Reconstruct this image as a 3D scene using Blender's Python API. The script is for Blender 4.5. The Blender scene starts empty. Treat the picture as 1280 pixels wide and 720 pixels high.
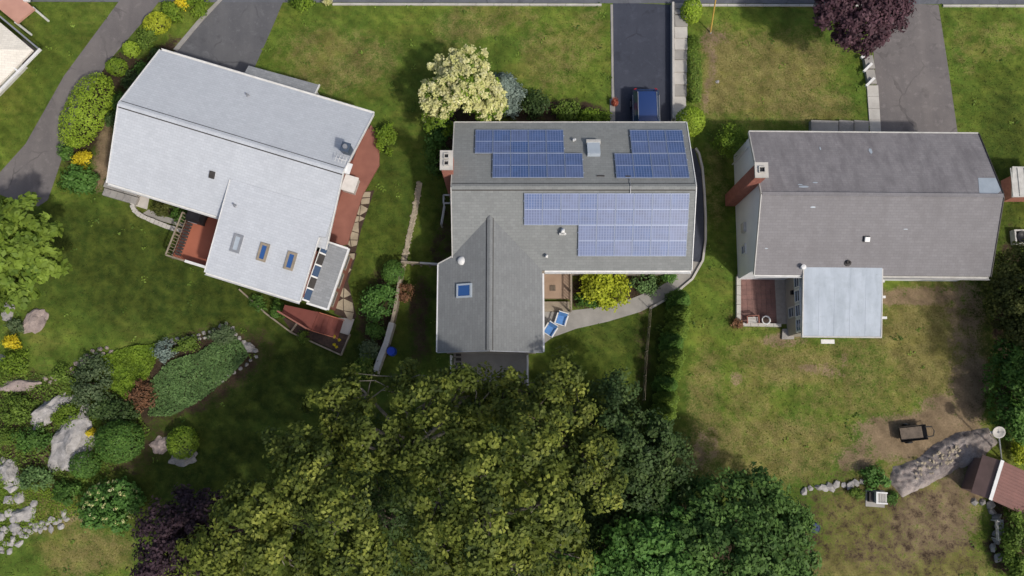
import bpy, bmesh, math, random
import numpy as np
from mathutils import Vector, Matrix, noise as mnoise

C = bpy.context.scene.collection
SC = bpy.context.scene
random.seed(7)
RNG = np.random.default_rng(7)
R = math.radians

# ------------------------------------------------------------------ camera, sky, sun, exposure
CAM_H, FOC = 50.0, 1000.0
TILT = math.atan(155 / 1000)
cam = bpy.data.cameras.new('camera'); cam_o = bpy.data.objects.new('camera', cam); C.objects.link(cam_o)
cam_o.location = (0, 0, CAM_H); cam_o.rotation_euler = (TILT, 0, 0)
cam.sensor_width = 36; cam.lens = 36 * FOC / 1280; cam.clip_end = 3000
SC.camera = cam_o
SUN_EL, SUN_AZ = 51, 135            # azimuth clockwise from north (+Y)
w = bpy.data.worlds.new('World'); SC.world = w; w.use_nodes = True
nt = w.node_tree
sky = nt.nodes.new('ShaderNodeTexSky'); sky.sky_type = 'NISHITA'; sky.sun_disc = False
sky.dust_density = 4.0; sky.sun_elevation = R(SUN_EL); sky.sun_rotation = R(SUN_AZ)
bg = nt.nodes['Background']; bg.inputs['Strength'].default_value = 0.135
nt.links.new(sky.outputs[0], bg.inputs[0])
sun = bpy.data.lights.new('sun', 'SUN'); sun.energy = 3.0; sun.angle = R(2.5); sun.color = (1, .95, .87)
sun_o = bpy.data.objects.new('sun', sun); C.objects.link(sun_o)
sd = Vector((math.sin(R(SUN_AZ)) * math.cos(R(SUN_EL)), math.cos(R(SUN_AZ)) * math.cos(R(SUN_EL)), math.sin(R(SUN_EL))))
sun_o.rotation_euler = sd.to_track_quat('Z', 'Y').to_euler(); sun_o.location = (30, -30, 80)
SC.view_settings.view_transform = 'Standard'; SC.view_settings.look = 'None'
SC.view_settings.exposure = -0.16; SC.view_settings.gamma = 1.0

# ------------------------------------------------------------------ measuring: where a photo point lies on a level h
def P(px, py, h=0.0):
    dx = (px - 640); v = (360 - py)
    dy = FOC * math.sin(TILT) + v * math.cos(TILT)
    dz = -FOC * math.cos(TILT) + v * math.sin(TILT)
    s = (CAM_H - h) / -dz
    return Vector((dx * s, dy * s, h))
def to_px(x, y):                    # ground points to photo pixels (numpy)
    D = np.maximum(y * math.sin(TILT) + CAM_H * math.cos(TILT), 5)
    V = y * math.cos(TILT) - CAM_H * math.sin(TILT)
    return 640 + FOC * x / D, 360 - FOC * V / D
def PXM(h): return 20.0 * CAM_H / (CAM_H - h)   # photo pixels per metre at level h

# ------------------------------------------------------------------ objects
def put(o, parent=None):
    C.objects.link(o)
    if parent is not None: o.parent = parent
    return o
def thing(name, label, cat, loc=(0, 0, 0), rz=0.0, group=None):
    o = bpy.data.objects.new(name, None); C.objects.link(o)
    o.location = loc; o.rotation_euler = (0, 0, rz); o.empty_display_size = .2
    return tag(o, label, cat, group)
def tag(o, label, cat, group=None):
    o['label'] = label; o['category'] = cat
    if group: o['group'] = group
    return o
def wmat(o):
    m = Matrix.Identity(4)
    while o is not None:
        m = o.matrix_basis @ m; o = o.parent
    return m
class MB:
    def __init__(s): s.v = []; s.f = []
    def add(s, vs, fs):
        n = len(s.v); s.v += [tuple(a) for a in vs]; s.f += [tuple(i + n for i in f) for f in fs]; return s
    def box(s, x0, x1, y0, y1, z0, z1):
        return s.add([(x0,y0,z0),(x1,y0,z0),(x1,y1,z0),(x0,y1,z0),(x0,y0,z1),(x1,y0,z1),(x1,y1,z1),(x0,y1,z1)],
                     [(0,3,2,1),(4,5,6,7),(0,1,5,4),(1,2,6,5),(2,3,7,6),(3,0,4,7)])
    def bar(s, a, b, w, h, up=(0, 0, 1)):          # box along a-b, a-b is the centre line
        a = Vector(a); b = Vector(b); d = (b - a).normalized(); up = Vector(up)
        if abs(d.dot(up)) > .98: up = Vector((0, 1, 0))
        q = d.cross(up).normalized() * w / 2; u = q.cross(d).normalized() * h / 2
        return s.add([a-q-u, a+q-u, a+q+u, a-q+u, b-q-u, b+q-u, b+q+u, b-q+u],
                     [(0,3,2,1),(4,5,6,7),(0,1,5,4),(1,2,6,5),(2,3,7,6),(3,0,4,7)])
    def prism(s, poly, z0, z1):
        p = [(a[0], a[1]) for a in poly]
        if sum(p[i][0]*p[(i+1)%len(p)][1] - p[(i+1)%len(p)][0]*p[i][1] for i in range(len(p))) < 0: p = p[::-1]
        n = len(p)
        return s.add([(a, b, z0) for a, b in p] + [(a, b, z1) for a, b in p],
                     [tuple(range(n))[::-1], tuple(range(n, 2*n))] + [(i, (i+1) % n, n+(i+1) % n, n+i) for i in range(n)])
    def slab(s, pts, th):                           # 3-D polygon with thickness straight down
        p = [Vector(a) for a in pts]
        if sum(p[i].x*p[(i+1)%len(p)].y - p[(i+1)%len(p)].x*p[i].y for i in range(len(p))) < 0: p = p[::-1]
        n = len(p)
        return s.add([a - Vector((0,0,th)) for a in p] + p,
                     [tuple(range(n))[::-1], tuple(range(n, 2*n))] + [(i, (i+1) % n, n+(i+1) % n, n+i) for i in range(n)])
    def tube(s, pts, rad, n=6, cap=True):
        pts = [Vector(p) for p in pts]; k = len(pts)
        rad = rad if isinstance(rad, (list, tuple)) else [rad]*k
        vs = []
        for i, p in enumerate(pts):
            d = (pts[min(i+1, k-1)] - pts[max(i-1, 0)]).normalized()
            a = d.orthogonal().normalized() if abs(d.z) < .9 else d.cross(Vector((0,1,0))).normalized()
            b = d.cross(a)
            vs += [p + (a*math.cos(2*math.pi*j/n) + b*math.sin(2*math.pi*j/n))*rad[i] for j in range(n)]
        fs = [(i*n+j, i*n+(j+1)%n, (i+1)*n+(j+1)%n, (i+1)*n+j) for i in range(k-1) for j in range(n)]
        if cap: fs += [tuple(range(n))[::-1], tuple(range((k-1)*n, k*n))]
        return s.add(vs, fs)
    def lathe(s, prof, c=(0, 0, 0), n=16):          # profile of (r, z)
        vs = []; c = Vector(c)
        for r, z in prof: vs += [c + Vector((r*math.cos(2*math.pi*j/n), r*math.sin(2*math.pi*j/n), z)) for j in range(n)]
        k = len(prof)
        fs = [(i*n+j, i*n+(j+1)%n, (i+1)*n+(j+1)%n, (i+1)*n+j) for i in range(k-1) for j in range(n)]
        fs += [tuple(range(n))[::-1], tuple(range((k-1)*n, k*n))]
        return s.add(vs, fs)
    def mesh(s, name, m, smooth=False):
        me = bpy.data.meshes.new(name); me.from_pydata(s.v, [], s.f)
        if m: me.materials.append(m)
        if smooth: me.polygons.foreach_set('use_smooth', [True]*len(me.polygons))
        me.update(); return me
    def build(s, name, m, parent=None, local=True, smooth=False, label=None):
        if not local and parent is not None:
            inv = wmat(parent).inverted(); s.v = [tuple(inv @ Vector(a)) for a in s.v]
        o = put(bpy.data.objects.new(name, s.mesh(name, m, smooth)), parent)
        if label: o['label'] = label
        return o
def structure(name, mb, m): 
    o = mb.build(name, m); o['kind'] = 'structure'; return o
def inst(name, me, loc, rot=(0,0,0), sc=(1,1,1), parent=None):
    o = put(bpy.data.objects.new(name, me), parent); o.location = loc; o.rotation_euler = rot; o.scale = sc; return o

# ------------------------------------------------------------------ materials
def lin(r, g, b): return tuple(((c/255/12.92) if c/255 <= .04045 else ((c/255+.055)/1.055)**2.4) for c in (r, g, b)) + (1,)
class NT:
    def __init__(s, name):
        s.m = bpy.data.materials.new(name); s.m.use_nodes = True; s.t = s.m.node_tree
        s.b = s.t.nodes['Principled BSDF']; s.out = s.t.nodes['Material Output']
    def n(s, typ, **kw):
        x = s.t.nodes.new('ShaderNode' + typ)
        for k, v in kw.items(): setattr(x, k, v)
        return x
    def l(s, a, b): s.t.links.new(a, b)
    def val(s, x, sock):
        if hasattr(x, 'is_output'): s.l(x, sock)
        elif isinstance(x, (tuple, list)) and len(x) == 3 and sock.type == 'RGBA': sock.default_value = (*x, 1)
        else: sock.default_value = x
    def math(s, op, a, b=0.0, c=None):
        x = s.n('Math', operation=op); s.val(a, x.inputs[0]); s.val(b, x.inputs[1])
        if c is not None: s.val(c, x.inputs[2])
        return x.outputs[0]
    def mix(s, fac, a, b, blend='MIX'):
        x = s.n('Mix', data_type='RGBA', blend_type=blend); s.val(fac, x.inputs[0]); s.val(a, x.inputs[6]); s.val(b, x.inputs[7]); return x.outputs[2]
    def coord(s, world=False, scale=(1,1,1), rot=(0,0,0)):
        src = s.n('NewGeometry').outputs['Position'] if world else s.n('TexCoord').outputs['Object']
        mp = s.n('Mapping'); s.l(src, mp.inputs[0]); mp.inputs['Scale'].default_value = scale; mp.inputs['Rotation'].default_value = rot
        return mp.outputs[0]
    def noise(s, vec, scale, detail=4, rough=.55):
        x = s.n('TexNoise'); s.l(vec, x.inputs[0]); x.inputs['Scale'].default_value = scale; x.inputs['Detail'].default_value = detail; x.inputs['Roughness'].default_value = rough
        return x.outputs[0]
    def rng(s, x, a, b, c=0.0, d=1.0):
        m = s.n('MapRange'); s.val(x, m.inputs[0])
        for i, k in enumerate((a, b, c, d)): m.inputs[i+1].default_value = k
        return m.outputs[0]
    def bump(s, h, strength=.3, dist=.02):
        x = s.n('Bump'); s.l(h, x.inputs['Height']); x.inputs['Strength'].default_value = strength; x.inputs['Distance'].default_value = dist
        s.l(x.outputs[0], s.b.inputs['Normal'])
    def done(s, col, rough=.9, spec=.3, metal=0.0):
        s.val(col, s.b.inputs['Base Color']); s.val(rough, s.b.inputs['Roughness']); s.b.inputs['Specular IOR Level'].default_value = spec
        s.b.inputs['Metallic'].default_value = metal; return s.m
def plain(name, a, b=None, scale=3.0, rough=.7, spec=.3, bump=.15, metal=0.0, fine=40.0, world=True):
    t = NT(name); b = b or tuple(x*.75 for x in a)
    v = t.coord(world); n1 = t.noise(v, scale); n2 = t.noise(v, fine, 3)
    f = t.rng(t.math('ADD', t.math('MULTIPLY', n1, .65), t.math('MULTIPLY', n2, .35)), .33, .67)
    if bump: t.bump(n2, bump, .01)
    return t.done(t.mix(f, b, a), rough, spec, metal)
def shingle(name, a, b, turn=False, streak=.3, stain=(.05,.05,.05), bumpy=.22, rough=.9, blot=.25, cw=.32, ch=.15):
    t = NT(name); v = t.coord(False, rot=(0, 0, R(90) if turn else 0))
    br = t.n('TexBrick'); t.l(v, br.inputs[0]); br.inputs['Scale'].default_value = 1.0
    br.inputs['Brick Width'].default_value = cw; br.inputs['Row Height'].default_value = ch; br.inputs['Mortar Size'].default_value = .008
    br.inputs['Bias'].default_value = 0.0
    br.inputs['Color1'].default_value = (*a, 1); br.inputs['Color2'].default_value = (*b, 1); br.inputs['Mortar'].default_value = tuple(x*.8 for x in b) + (1,)
    v2 = t.coord(False, scale=(1, .12, 1) if not turn else (.12, 1, 1))
    st = t.rng(t.noise(v2, 1.3, 6, .65), .44, .64)
    bl = t.rng(t.noise(t.coord(False), .55, 5, .6), .42, .72)
    gr = t.noise(t.coord(False), 22, 4, .7)
    c = t.mix(t.math('MULTIPLY', st, streak), br.outputs[0], stain)
    c = t.mix(t.math('MULTIPLY', bl, blot), c, tuple(x*.55 for x in a))
    c = t.mix(t.rng(gr, .3, .75, .0, .45), c, tuple(min(1, x*1.25) for x in a))
    hgt = t.math('ADD', t.math('MULTIPLY', br.outputs['Fac'], -.6), t.math('MULTIPLY', gr, .5))
    t.bump(hgt, bumpy, .02)
    return t.done(c, rough, .2)
def leafmat(name, a, b, c=None, trans=.34, rough=.6, gain=1.4):
    a, b, c = [None if k is None else tuple(min(.85, x*gain) for x in k) for k in (a, b, c)]
    t = NT(name); at = t.n('Attribute', attribute_name='tint')
    r = t.n('ValToRGB'); t.l(at.outputs['Fac'], r.inputs[0])
    e = r.color_ramp.elements; e[0].color = (*a, 1); e[1].color = (*(c or b), 1); e[0].position = 0; e[1].position = 1
    if c: k = e.new(.55); k.color = (*b, 1)
    n = t.rng(t.noise(t.coord(True), .9, 3), .3, .7, .75, 1.2)
    col = t.mix(1.0, r.outputs[0], n, 'MULTIPLY')
    t.done(col, rough, .25)
    tr = t.n('BsdfTranslucent'); t.l(col, tr.inputs[0]); mx = t.n('MixShader'); mx.inputs[0].default_value = trans
    t.l(t.b.outputs[0], mx.inputs[1]); t.l(tr.outputs[0], mx.inputs[2]); t.l(mx.outputs[0], t.out.inputs[0])
    return t.m
M = {}
M['white'] = plain('white_paint', (.75,.75,.74), (.6,.6,.58), rough=.5, bump=.05)
M['offwhite'] = plain('aged_white', (.56,.55,.52), (.4,.39,.36), rough=.6)
M['concrete'] = plain('concrete', (.34,.325,.3), (.23,.22,.205), 1.2)
M['concrete_light'] = plain('pale_concrete', (.52,.5,.46), (.38,.36,.33), 1.5)
M['stone'] = plain('grey_stone', (.36,.34,.32), (.17,.165,.155), 1.8, bump=.6, fine=14)
M['stone_pink'] = plain('pinkish_stone', (.38,.31,.28), (.2,.16,.145), 1.8, bump=.6, fine=14)
M['stone_white'] = plain('pale_stone', (.42,.4,.385), (.2,.19,.18), 2.5, bump=.5, fine=14)
t = NT('lichened_ledge'); v = t.coord(True); f1 = t.rng(t.noise(v, .7, 6, .65), .42, .6); f2 = t.rng(t.noise(v, 4, 5, .7), .4, .65); f3 = t.noise(v, 16, 4, .75)
c = t.mix(f1, (.19,.158,.15), (.38,.325,.3)); c = t.mix(t.math('MULTIPLY', f2, .55), c, (.38,.35,.32)); c = t.mix(t.rng(f3, .52, .66, 0, .7), c, (.06,.055,.055)); t.bump(f3, 1.0, .06)
M['ledge'] = t.done(c, .95, .2)
M['flag'] = plain('flagstone', (.42,.36,.26), (.27,.225,.16), 2.5, bump=.4, fine=15)
M['brick'] = plain('red_brick', (.44,.19,.14), (.3,.12,.09), 5, bump=.3)
M['brick_dk'] = plain('dark_red_brick', (.38,.15,.11), (.24,.09,.07), 5, bump=.3)
M['mortar'] = plain('mortar', (.38,.34,.3), None, 5)
M['paver'] = plain('brick_paver', (.25,.135,.115), (.15,.085,.075), 2.0, bump=.3)
M['deck'] = plain('red_deck_stain', (.42,.145,.09), (.33,.11,.065), 1.1, bump=.1, rough=.65)
M['deck_dk'] = plain('worn_deck_stain', (.31,.135,.1), (.22,.09,.068), 1.1, bump=.1, rough=.7)
M['stair'] = plain('shaded_red_stair_boards', (.2,.062,.048), (.14,.045,.035), 1.1, bump=.1, rough=.7)  # deck red darkened to paint in the shade on the south stairs
M['wood'] = plain('weathered_wood', (.33,.28,.21), (.2,.165,.125), 2.5, bump=.3)
M['tan'] = plain('tan_deck_wood', (.36,.26,.19), (.25,.175,.125), 1.0, bump=.2)
M['red_wall'] = plain('red_brown_siding', (.24,.095,.07), (.17,.07,.055), 1.0)
M['grey_wall'] = plain('light_grey_siding', (.78,.8,.82), (.7,.72,.75), .9, rough=.6)
M['beige_wall'] = plain('beige_siding', (.4,.36,.31), (.32,.29,.25), .9, rough=.6)
M['black'] = plain('black_vinyl', (.022,.022,.025), (.012,.012,.014), 3, rough=.5)
M['dark'] = plain('dark_plastic', (.06,.054,.05), (.035,.031,.029), 3, rough=.6)
M['grey_metal'] = plain('grey_metal', (.33,.34,.36), (.25,.26,.28), 3, rough=.4, metal=.3)
M['blue_grey'] = plain('blue_grey_metal', (.07,.095,.14), (.05,.07,.1), 3, rough=.4)
M['bluecloth'] = plain('blue_cushion', (.11,.27,.58), (.08,.2,.45), 3, rough=.8)
M['blueplastic'] = plain('blue_plastic', (.02,.07,.5), (.015,.05,.38), 3, rough=.4)
M['navy'] = plain('navy_plastic', (.015,.04,.1), (.01,.025,.07), 3, rough=.35)
M['yellow'] = plain('yellow_guard', (.62,.4,.1), (.5,.32,.08), 4, rough=.5)
M['redpot'] = plain('terracotta', (.4,.1,.06), (.3,.07,.045), 4)
M['soil'] = plain('dark_mulch', (.075,.045,.032), (.03,.02,.015), 5, bump=.8, fine=18)
M['bark'] = plain('bark', (.16,.125,.095), (.07,.055,.042), 3, bump=.7, fine=14)
M['barkpale'] = plain('pale_bark', (.3,.27,.22), (.14,.12,.1), 3, bump=.7, fine=14)
M['frame'] = plain('panel_frame', (.33,.38,.5), (.28,.33,.44), 4, rough=.45, metal=.2)
M['rubber'] = plain('tyre_rubber', (.02,.02,.02), None, 4)
M['alloy'] = plain('alloy', (.5,.5,.52), None, 4, rough=.3, metal=.8)
M['tail'] = plain('red_lamp', (.35,.02,.02), None, 4, rough=.2)
M['shedroof'] = plain('red_brown_metal_roof', (.2,.095,.08), (.145,.07,.06), 1.5, rough=.55)
M['shedwall'] = plain('dark_shed_boards', (.17,.11,.1), (.12,.08,.07), 2)
M['pinkroof'] = plain('pink_shingle', (.52,.29,.22), (.43,.23,.18), 1.5)
M['creamroof'] = shingle('cream_shingle', (.72,.68,.6), (.62,.58,.51), streak=.1, blot=.08)
t = NT('pale_blue_membrane'); v = t.coord(False); st = t.rng(t.noise(t.coord(False, scale=(1,.1,1)), 2.2, 6, .6), .38, .66); bl = t.rng(t.noise(v, 1.1, 5, .65), .45, .7)
c = t.mix(t.math('MULTIPLY', st, .7), (.4,.45,.51), (.29,.335,.385)); c = t.mix(t.math('MULTIPLY', bl, .45), c, (.25,.29,.32))
c = t.mix(t.rng(t.noise(v, 9, 4, .7), .6, .75, 0, .5), c, (.2,.215,.21)); t.bump(t.noise(v, 3), .1, .02)
M['blueroof'] = t.done(c, .55, .3)
M['r1'] = shingle('white_shingle', (.49,.515,.55), (.43,.455,.49), streak=.22, stain=(.33,.34,.37), blot=.12)
M['r1low'] = shingle('grey_porch_shingle', (.27,.28,.29), (.2,.21,.22), streak=.1)
M['r2'] = shingle('grey_shingle', (.23,.24,.235), (.185,.195,.192), streak=.25, stain=(.12,.12,.12), blot=.22)
M['r2t'] = shingle('grey_shingle_wing_shaded', (.205,.214,.215), (.167,.175,.177), turn=True, streak=.25, stain=(.12,.12,.12), blot=.22)  # turned courses; tone darker than the main roof, painting in cloud shade
M['r3'] = shingle('weathered_shingle', (.26,.245,.25), (.215,.203,.21), streak=.75, stain=(.11,.102,.11), blot=.4)
M['r3s'] = shingle('weathered_shingle_south', (.222,.214,.22), (.19,.183,.188), streak=.4, stain=(.14,.13,.132), blot=.2)
M['flash'] = plain('silver_patch', (.42,.47,.52), (.32,.37,.42), 2, rough=.5)
t = NT('glass'); M['glass'] = t.done((.03,.06,.12), .08, .7)
t = NT('blue_glass'); M['blueglass'] = t.done((.03,.09,.26), .12, .6)
t = NT('car_paint'); M['carpaint'] = t.done((.016,.04,.14), .25, .6); t.b.inputs['Coat Weight'].default_value = .7; t.b.inputs['Coat Roughness'].default_value = .08
t = NT('solar_cells'); v = t.coord(False); sp = t.n('SeparateXYZ'); t.l(v, sp.inputs[0])
def line(x, k, wd): return t.math('LESS_THAN', t.math('ABSOLUTE', t.math('SUBTRACT', t.math('FRACT', t.math('MULTIPLY', x, k)), .5)), wd)
ln = t.math('MAXIMUM', line(sp.outputs[0], 6.4, .11), line(sp.outputs[1], 6.4, .06))
oi = t.n('ObjectInfo'); hue = t.mix(oi.outputs['Random'], (.032,.078,.205), (.08,.113,.222))
nz = t.rng(t.noise(t.coord(True), 2.5), .3, .7, .8, 1.25)
M['cells'] = t.done(t.mix(ln, t.mix(1.0, hue, nz, 'MULTIPLY'), (.15,.19,.34)), .48, .55); t.b.inputs['IOR'].default_value = 1.6; t.b.inputs['Coat Weight'].default_value = .15; t.b.inputs['Coat Roughness'].default_value = .4
def asphalt(name, a, b, sc=.5, wear=.5):
    t = NT(name); v = t.coord(True); n1 = t.noise(v, sc, 6, .6); n2 = t.noise(v, 30, 3, .7); n3 = t.noise(t.coord(True, scale=(1, .08, 1)), 1.3, 5)
    f = t.rng(t.math('ADD', t.math('MULTIPLY', n1, .55), t.math('MULTIPLY', n3, .45)), .4, .6)
    c = t.mix(f, b, a); c = t.mix(t.rng(n2, .35, .7, 0, .4), c, tuple(x*1.35 for x in a))
    c = t.mix(t.rng(t.noise(v, 1.9, 6, .7), .55, .68, 0, wear), c, tuple(x*1.5 for x in a))            # dusty scuffs
    c = t.mix(t.rng(t.noise(v, .8, 5, .6), .6, .68, 0, wear*.8), c, tuple(x*.55 for x in b))           # oily patches
    vo = t.n('TexVoronoi', feature='DISTANCE_TO_EDGE'); wv = t.n('Mix', data_type='VECTOR'); t.l(v, wv.inputs[4]); no = t.n('TexNoise'); t.l(v, no.inputs[0]); no.inputs['Scale'].default_value = 1.5; t.l(no.outputs['Color'], wv.inputs[5]); wv.inputs[0].default_value = .3
    t.l(wv.outputs[1], vo.inputs['Vector']); vo.inputs['Scale'].default_value = .42
    ck = t.math('MULTIPLY', t.math('LESS_THAN', vo.outputs['Distance'], .012), t.rng(t.noise(v, .5, 3), .45, .6))
    c = t.mix(t.math('MULTIPLY', ck, .4), c, tuple(x*.4 for x in b))
    t.bump(n2, .3, .01); return t.done(c, .9, .3)
M['drive_dark'] = asphalt('sealed_asphalt', (.05,.055,.074), (.037,.042,.058))
M['drive_grey'] = asphalt('old_asphalt', (.16,.145,.14), (.115,.105,.105))
M['drive_mid'] = asphalt('grey_asphalt', (.115,.115,.12), (.085,.086,.093))
M['street'] = asphalt('street_asphalt', (.12,.125,.14), (.09,.095,.105))
# lawn
t = NT('lawn'); at = t.n('Attribute', attribute_name='cover'); sp = t.n('SeparateColor'); t.l(at.outputs['Color'], sp.inputs[0])
v = t.coord(True); nA = t.noise(v, .35, 6, .62); nB = t.noise(v, 1.7, 5, .65); nC = t.noise(v, 9, 4, .7); nD = t.noise(v, 38, 3, .7)
nS = t.noise(t.coord(True, scale=(.5, 2.2, 1), rot=(0,0,.5)), 1.2, 5, .6)
g = t.mix(t.rng(nB, .36, .64), (.07,.118,.016), (.15,.19,.03))
g = t.mix(t.rng(nC, .4, .68, 0, .6), g, (.16,.215,.036))
nL = t.noise(v, .16, 4, .6)
g = t.mix(t.rng(nL, .42, .6, 0, .55), g, (.055,.105,.018))
g = t.mix(t.math('MULTIPLY', sp.outputs[2], .92), g, t.mix(t.rng(nB, .38, .62), (.027,.045,.009), (.06,.08,.014)))  # deep green, also carrying painted cloud, tree and hedge shade
brk = t.math('ADD', t.math('MULTIPLY', t.math('SUBTRACT', nB, .5), 1.9), t.math('MULTIPLY', t.math('SUBTRACT', nC, .5), 1.4))
def mask(ch, lo=.3, hi=.75): return t.rng(t.math('ADD', ch, t.math('MULTIPLY', brk, t.rng(ch, 0, .25))), lo, hi)
dryc = t.mix(t.rng(nC, .35, .65), (.145,.118,.042), (.25,.21,.085))
g = t.mix(t.math('MULTIPLY', mask(sp.outputs[0], .15, .85), .88), g, dryc)
amb = t.rng(t.math('ADD', nA, t.math('MULTIPLY', t.math('SUBTRACT', nS, .5), .6)), .5, .7, 0, .5)
g = t.mix(t.math('MULTIPLY', amb, t.math('SUBTRACT', 1.0, sp.outputs[2])), g, (.19,.175,.045))
g = t.mix(mask(sp.outputs[1]), g, t.mix(t.rng(nC, .3, .7), (.17,.125,.075), (.27,.2,.125)))
g = t.mix(mask(at.outputs['Alpha']), g, t.mix(t.rng(nC, .3, .7), (.028,.02,.013), (.075,.052,.035)))
nW = t.n('TexWave', wave_type='BANDS', bands_direction='DIAGONAL'); t.l(v, nW.inputs[0]); nW.inputs['Scale'].default_value = .55; nW.inputs['Distortion'].default_value = 5.0; nW.inputs['Detail'].default_value = 3
g = t.mix(1.0, g, t.rng(nW.outputs['Fac'], 0, 1, .93, 1.07), 'MULTIPLY')
g = t.mix(1.0, g, t.rng(t.noise(v, .75, 5, .65), .32, .68, .68, 1.34), 'MULTIPLY')
g = t.mix(1.0, g, t.rng(nD, .25, .75, .82, 1.18), 'MULTIPLY')
t.bump(t.math('ADD', t.math('MULTIPLY', nC, .6), nD), .7, .06)
M['lawn'] = t.done(g, 1.0, .1)

# foliage colours (dark, mid, light)
L = dict(
 oak=leafmat('oak_leaf', (.034,.054,.012), (.11,.138,.022), (.27,.295,.055), gain=1.32),
 dark=leafmat('dark_leaf', (.026,.05,.015), (.048,.082,.023), (.085,.125,.036)),
 bright=leafmat('bright_leaf', (.04,.1,.02), (.075,.16,.03), (.13,.24,.055)),
 mid=leafmat('mid_leaf', (.058,.1,.016), (.11,.17,.025), (.175,.25,.04)),
 fresh=leafmat('fresh_leaf', (.065,.12,.012), (.13,.2,.018), (.2,.28,.03)),
 lime=leafmat('lime_leaf', (.16,.2,.014), (.3,.34,.024), (.42,.45,.04)),
 gold=leafmat('golden_leaf', (.3,.24,.012), (.52,.42,.02), (.68,.56,.04)),
 clip=leafmat('clipped_leaf', (.115,.18,.016), (.2,.285,.024), (.285,.375,.045)),
 deep=leafmat('deep_green_leaf', (.035,.08,.016), (.065,.135,.022), (.105,.19,.035)),
 purple=leafmat('purple_leaf', (.04,.02,.027), (.08,.04,.05), (.14,.075,.09)),
 dpurple=leafmat('dark_purple_leaf', (.026,.015,.02), (.048,.029,.037), (.085,.053,.064)),
 spruce=leafmat('blue_spruce_needle', (.07,.1,.085), (.13,.17,.145), (.2,.25,.21), trans=.1),
 juniper=leafmat('juniper_needle', (.055,.1,.032), (.095,.165,.052), (.145,.225,.08), trans=.25),
 olive=leafmat('olive_leaf', (.04,.05,.012), (.075,.088,.02), (.12,.125,.03)),
 blossom=leafmat('cream_blossom', (.5,.52,.17), (.66,.64,.3), (.8,.77,.5), trans=.25, gain=1.0),
 rust=leafmat('rusty_leaf', (.09,.05,.025), (.17,.085,.045), (.23,.13,.07)),
 greygreen=leafmat('grey_green_leaf', (.045,.075,.03), (.085,.12,.055), (.135,.175,.085)),
 leafy=leafmat('leafy_tree_leaf', (.075,.125,.018), (.135,.195,.026), (.2,.275,.045)),
 midgreen=leafmat('mid_green_leaf', (.036,.078,.018), (.072,.135,.03), (.125,.215,.05)),
 grass=leafmat('grass_blade', (.06,.075,.014), (.1,.12,.022), (.19,.18,.055), trans=.2, rough=.8, gain=1.15),
)

# ------------------------------------------------------------------ leaves
def rnd_dirs(n):
    d = RNG.normal(size=(n, 3)); return d / np.linalg.norm(d, axis=1)[:, None]
def leaf_object(name, cen, nor, size, mat, parent=None, tint=None, aspect=.62, cup=.12):
    n = len(cen); size = np.broadcast_to(size, (n,))
    nor = nor / np.maximum(np.linalg.norm(nor, axis=1), 1e-6)[:, None]
    a = np.cross(nor, rnd_dirs(n)); a /= np.maximum(np.linalg.norm(a, axis=1), 1e-6)[:, None]
    b = np.cross(nor, a)
    s = (size*.5)[:, None]
    V = np.empty((n, 4, 3))
    V[:, 0] = cen - a*s; V[:, 2] = cen + a*s - nor*s*cup*2
    V[:, 1] = cen + b*s*aspect + nor*s*cup; V[:, 3] = cen - b*s*aspect + nor*s*cup
    me = bpy.data.meshes.new(name)
    me.vertices.add(4*n); me.vertices.foreach_set('co', V.reshape(-1).astype(np.float32))
    me.loops.add(4*n); me.loops.foreach_set('vertex_index', np.arange(4*n, dtype=np.int32))
    me.polygons.add(n); me.polygons.foreach_set('loop_start', np.arange(0, 4*n, 4, dtype=np.int32))
    try: me.polygons.foreach_set('loop_total', np.full(n, 4, dtype=np.int32))
    except Exception: pass
    if tint is None: tint = RNG.random(n)
    at = me.attributes.new('tint', 'FLOAT', 'POINT'); at.data.foreach_set('value', np.repeat(np.clip(tint, 0, 1), 4).astype(np.float32))
    me.materials.append(mat); me.update(calc_edges=True)
    o = put(bpy.data.objects.new(name, me), parent); o['kind'] = 'stuff'
    return o
def clump_leaves(cc, cr, cd, per, leaf, flat=.65, up=.5):
    """leaves round clump centres cc with radius cr, outward directions cd"""
    n = len(cc)*per
    c = np.repeat(cc, per, 0); r = np.repeat(cr, per)[:, None]; d = np.repeat(cd, per, 0)
    q = rnd_dirs(n); q *= (RNG.random(n)**.45*np.where(RNG.random(n) < .06, 1.5, 1.0))[:, None]
    off = q*r; off[:, 2] *= flat
    nor = q*.6 + d*.5 + np.array([0, 0, up]) + rnd_dirs(n)*.55
    ct = np.repeat(RNG.random(len(cc))*.5, per)
    tint = ct + RNG.random(n)*.35 + np.clip(off[:, 2]/r[:, 0]*.2, -.2, .2)
    return c+off, nor, leaf*RNG.uniform(.65, 1.25, n), tint
def lobe_clumps(lobes, clump, cover, low=-.55):
    cc, cr, cd = [], [], []
    for (x, y, z, rx, ry, rz) in lobes:
        k = max(3, int(cover*4*((rx*ry+rx*rz+ry*rz)/3)/clump**2))
        d = rnd_dirs(k); d[:, 2] = np.where(d[:, 2] < low, -d[:, 2], d[:, 2])
        u = RNG.uniform(.68, 1.06, k)[:, None]
        cc.append(np.array([x, y, z]) + d*u*np.array([rx, ry, rz])); cd.append(d); cr.append(clump*RNG.uniform(.6, 1.25, k))
    return np.concatenate(cc), np.concatenate(cr), np.concatenate(cd)
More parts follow.
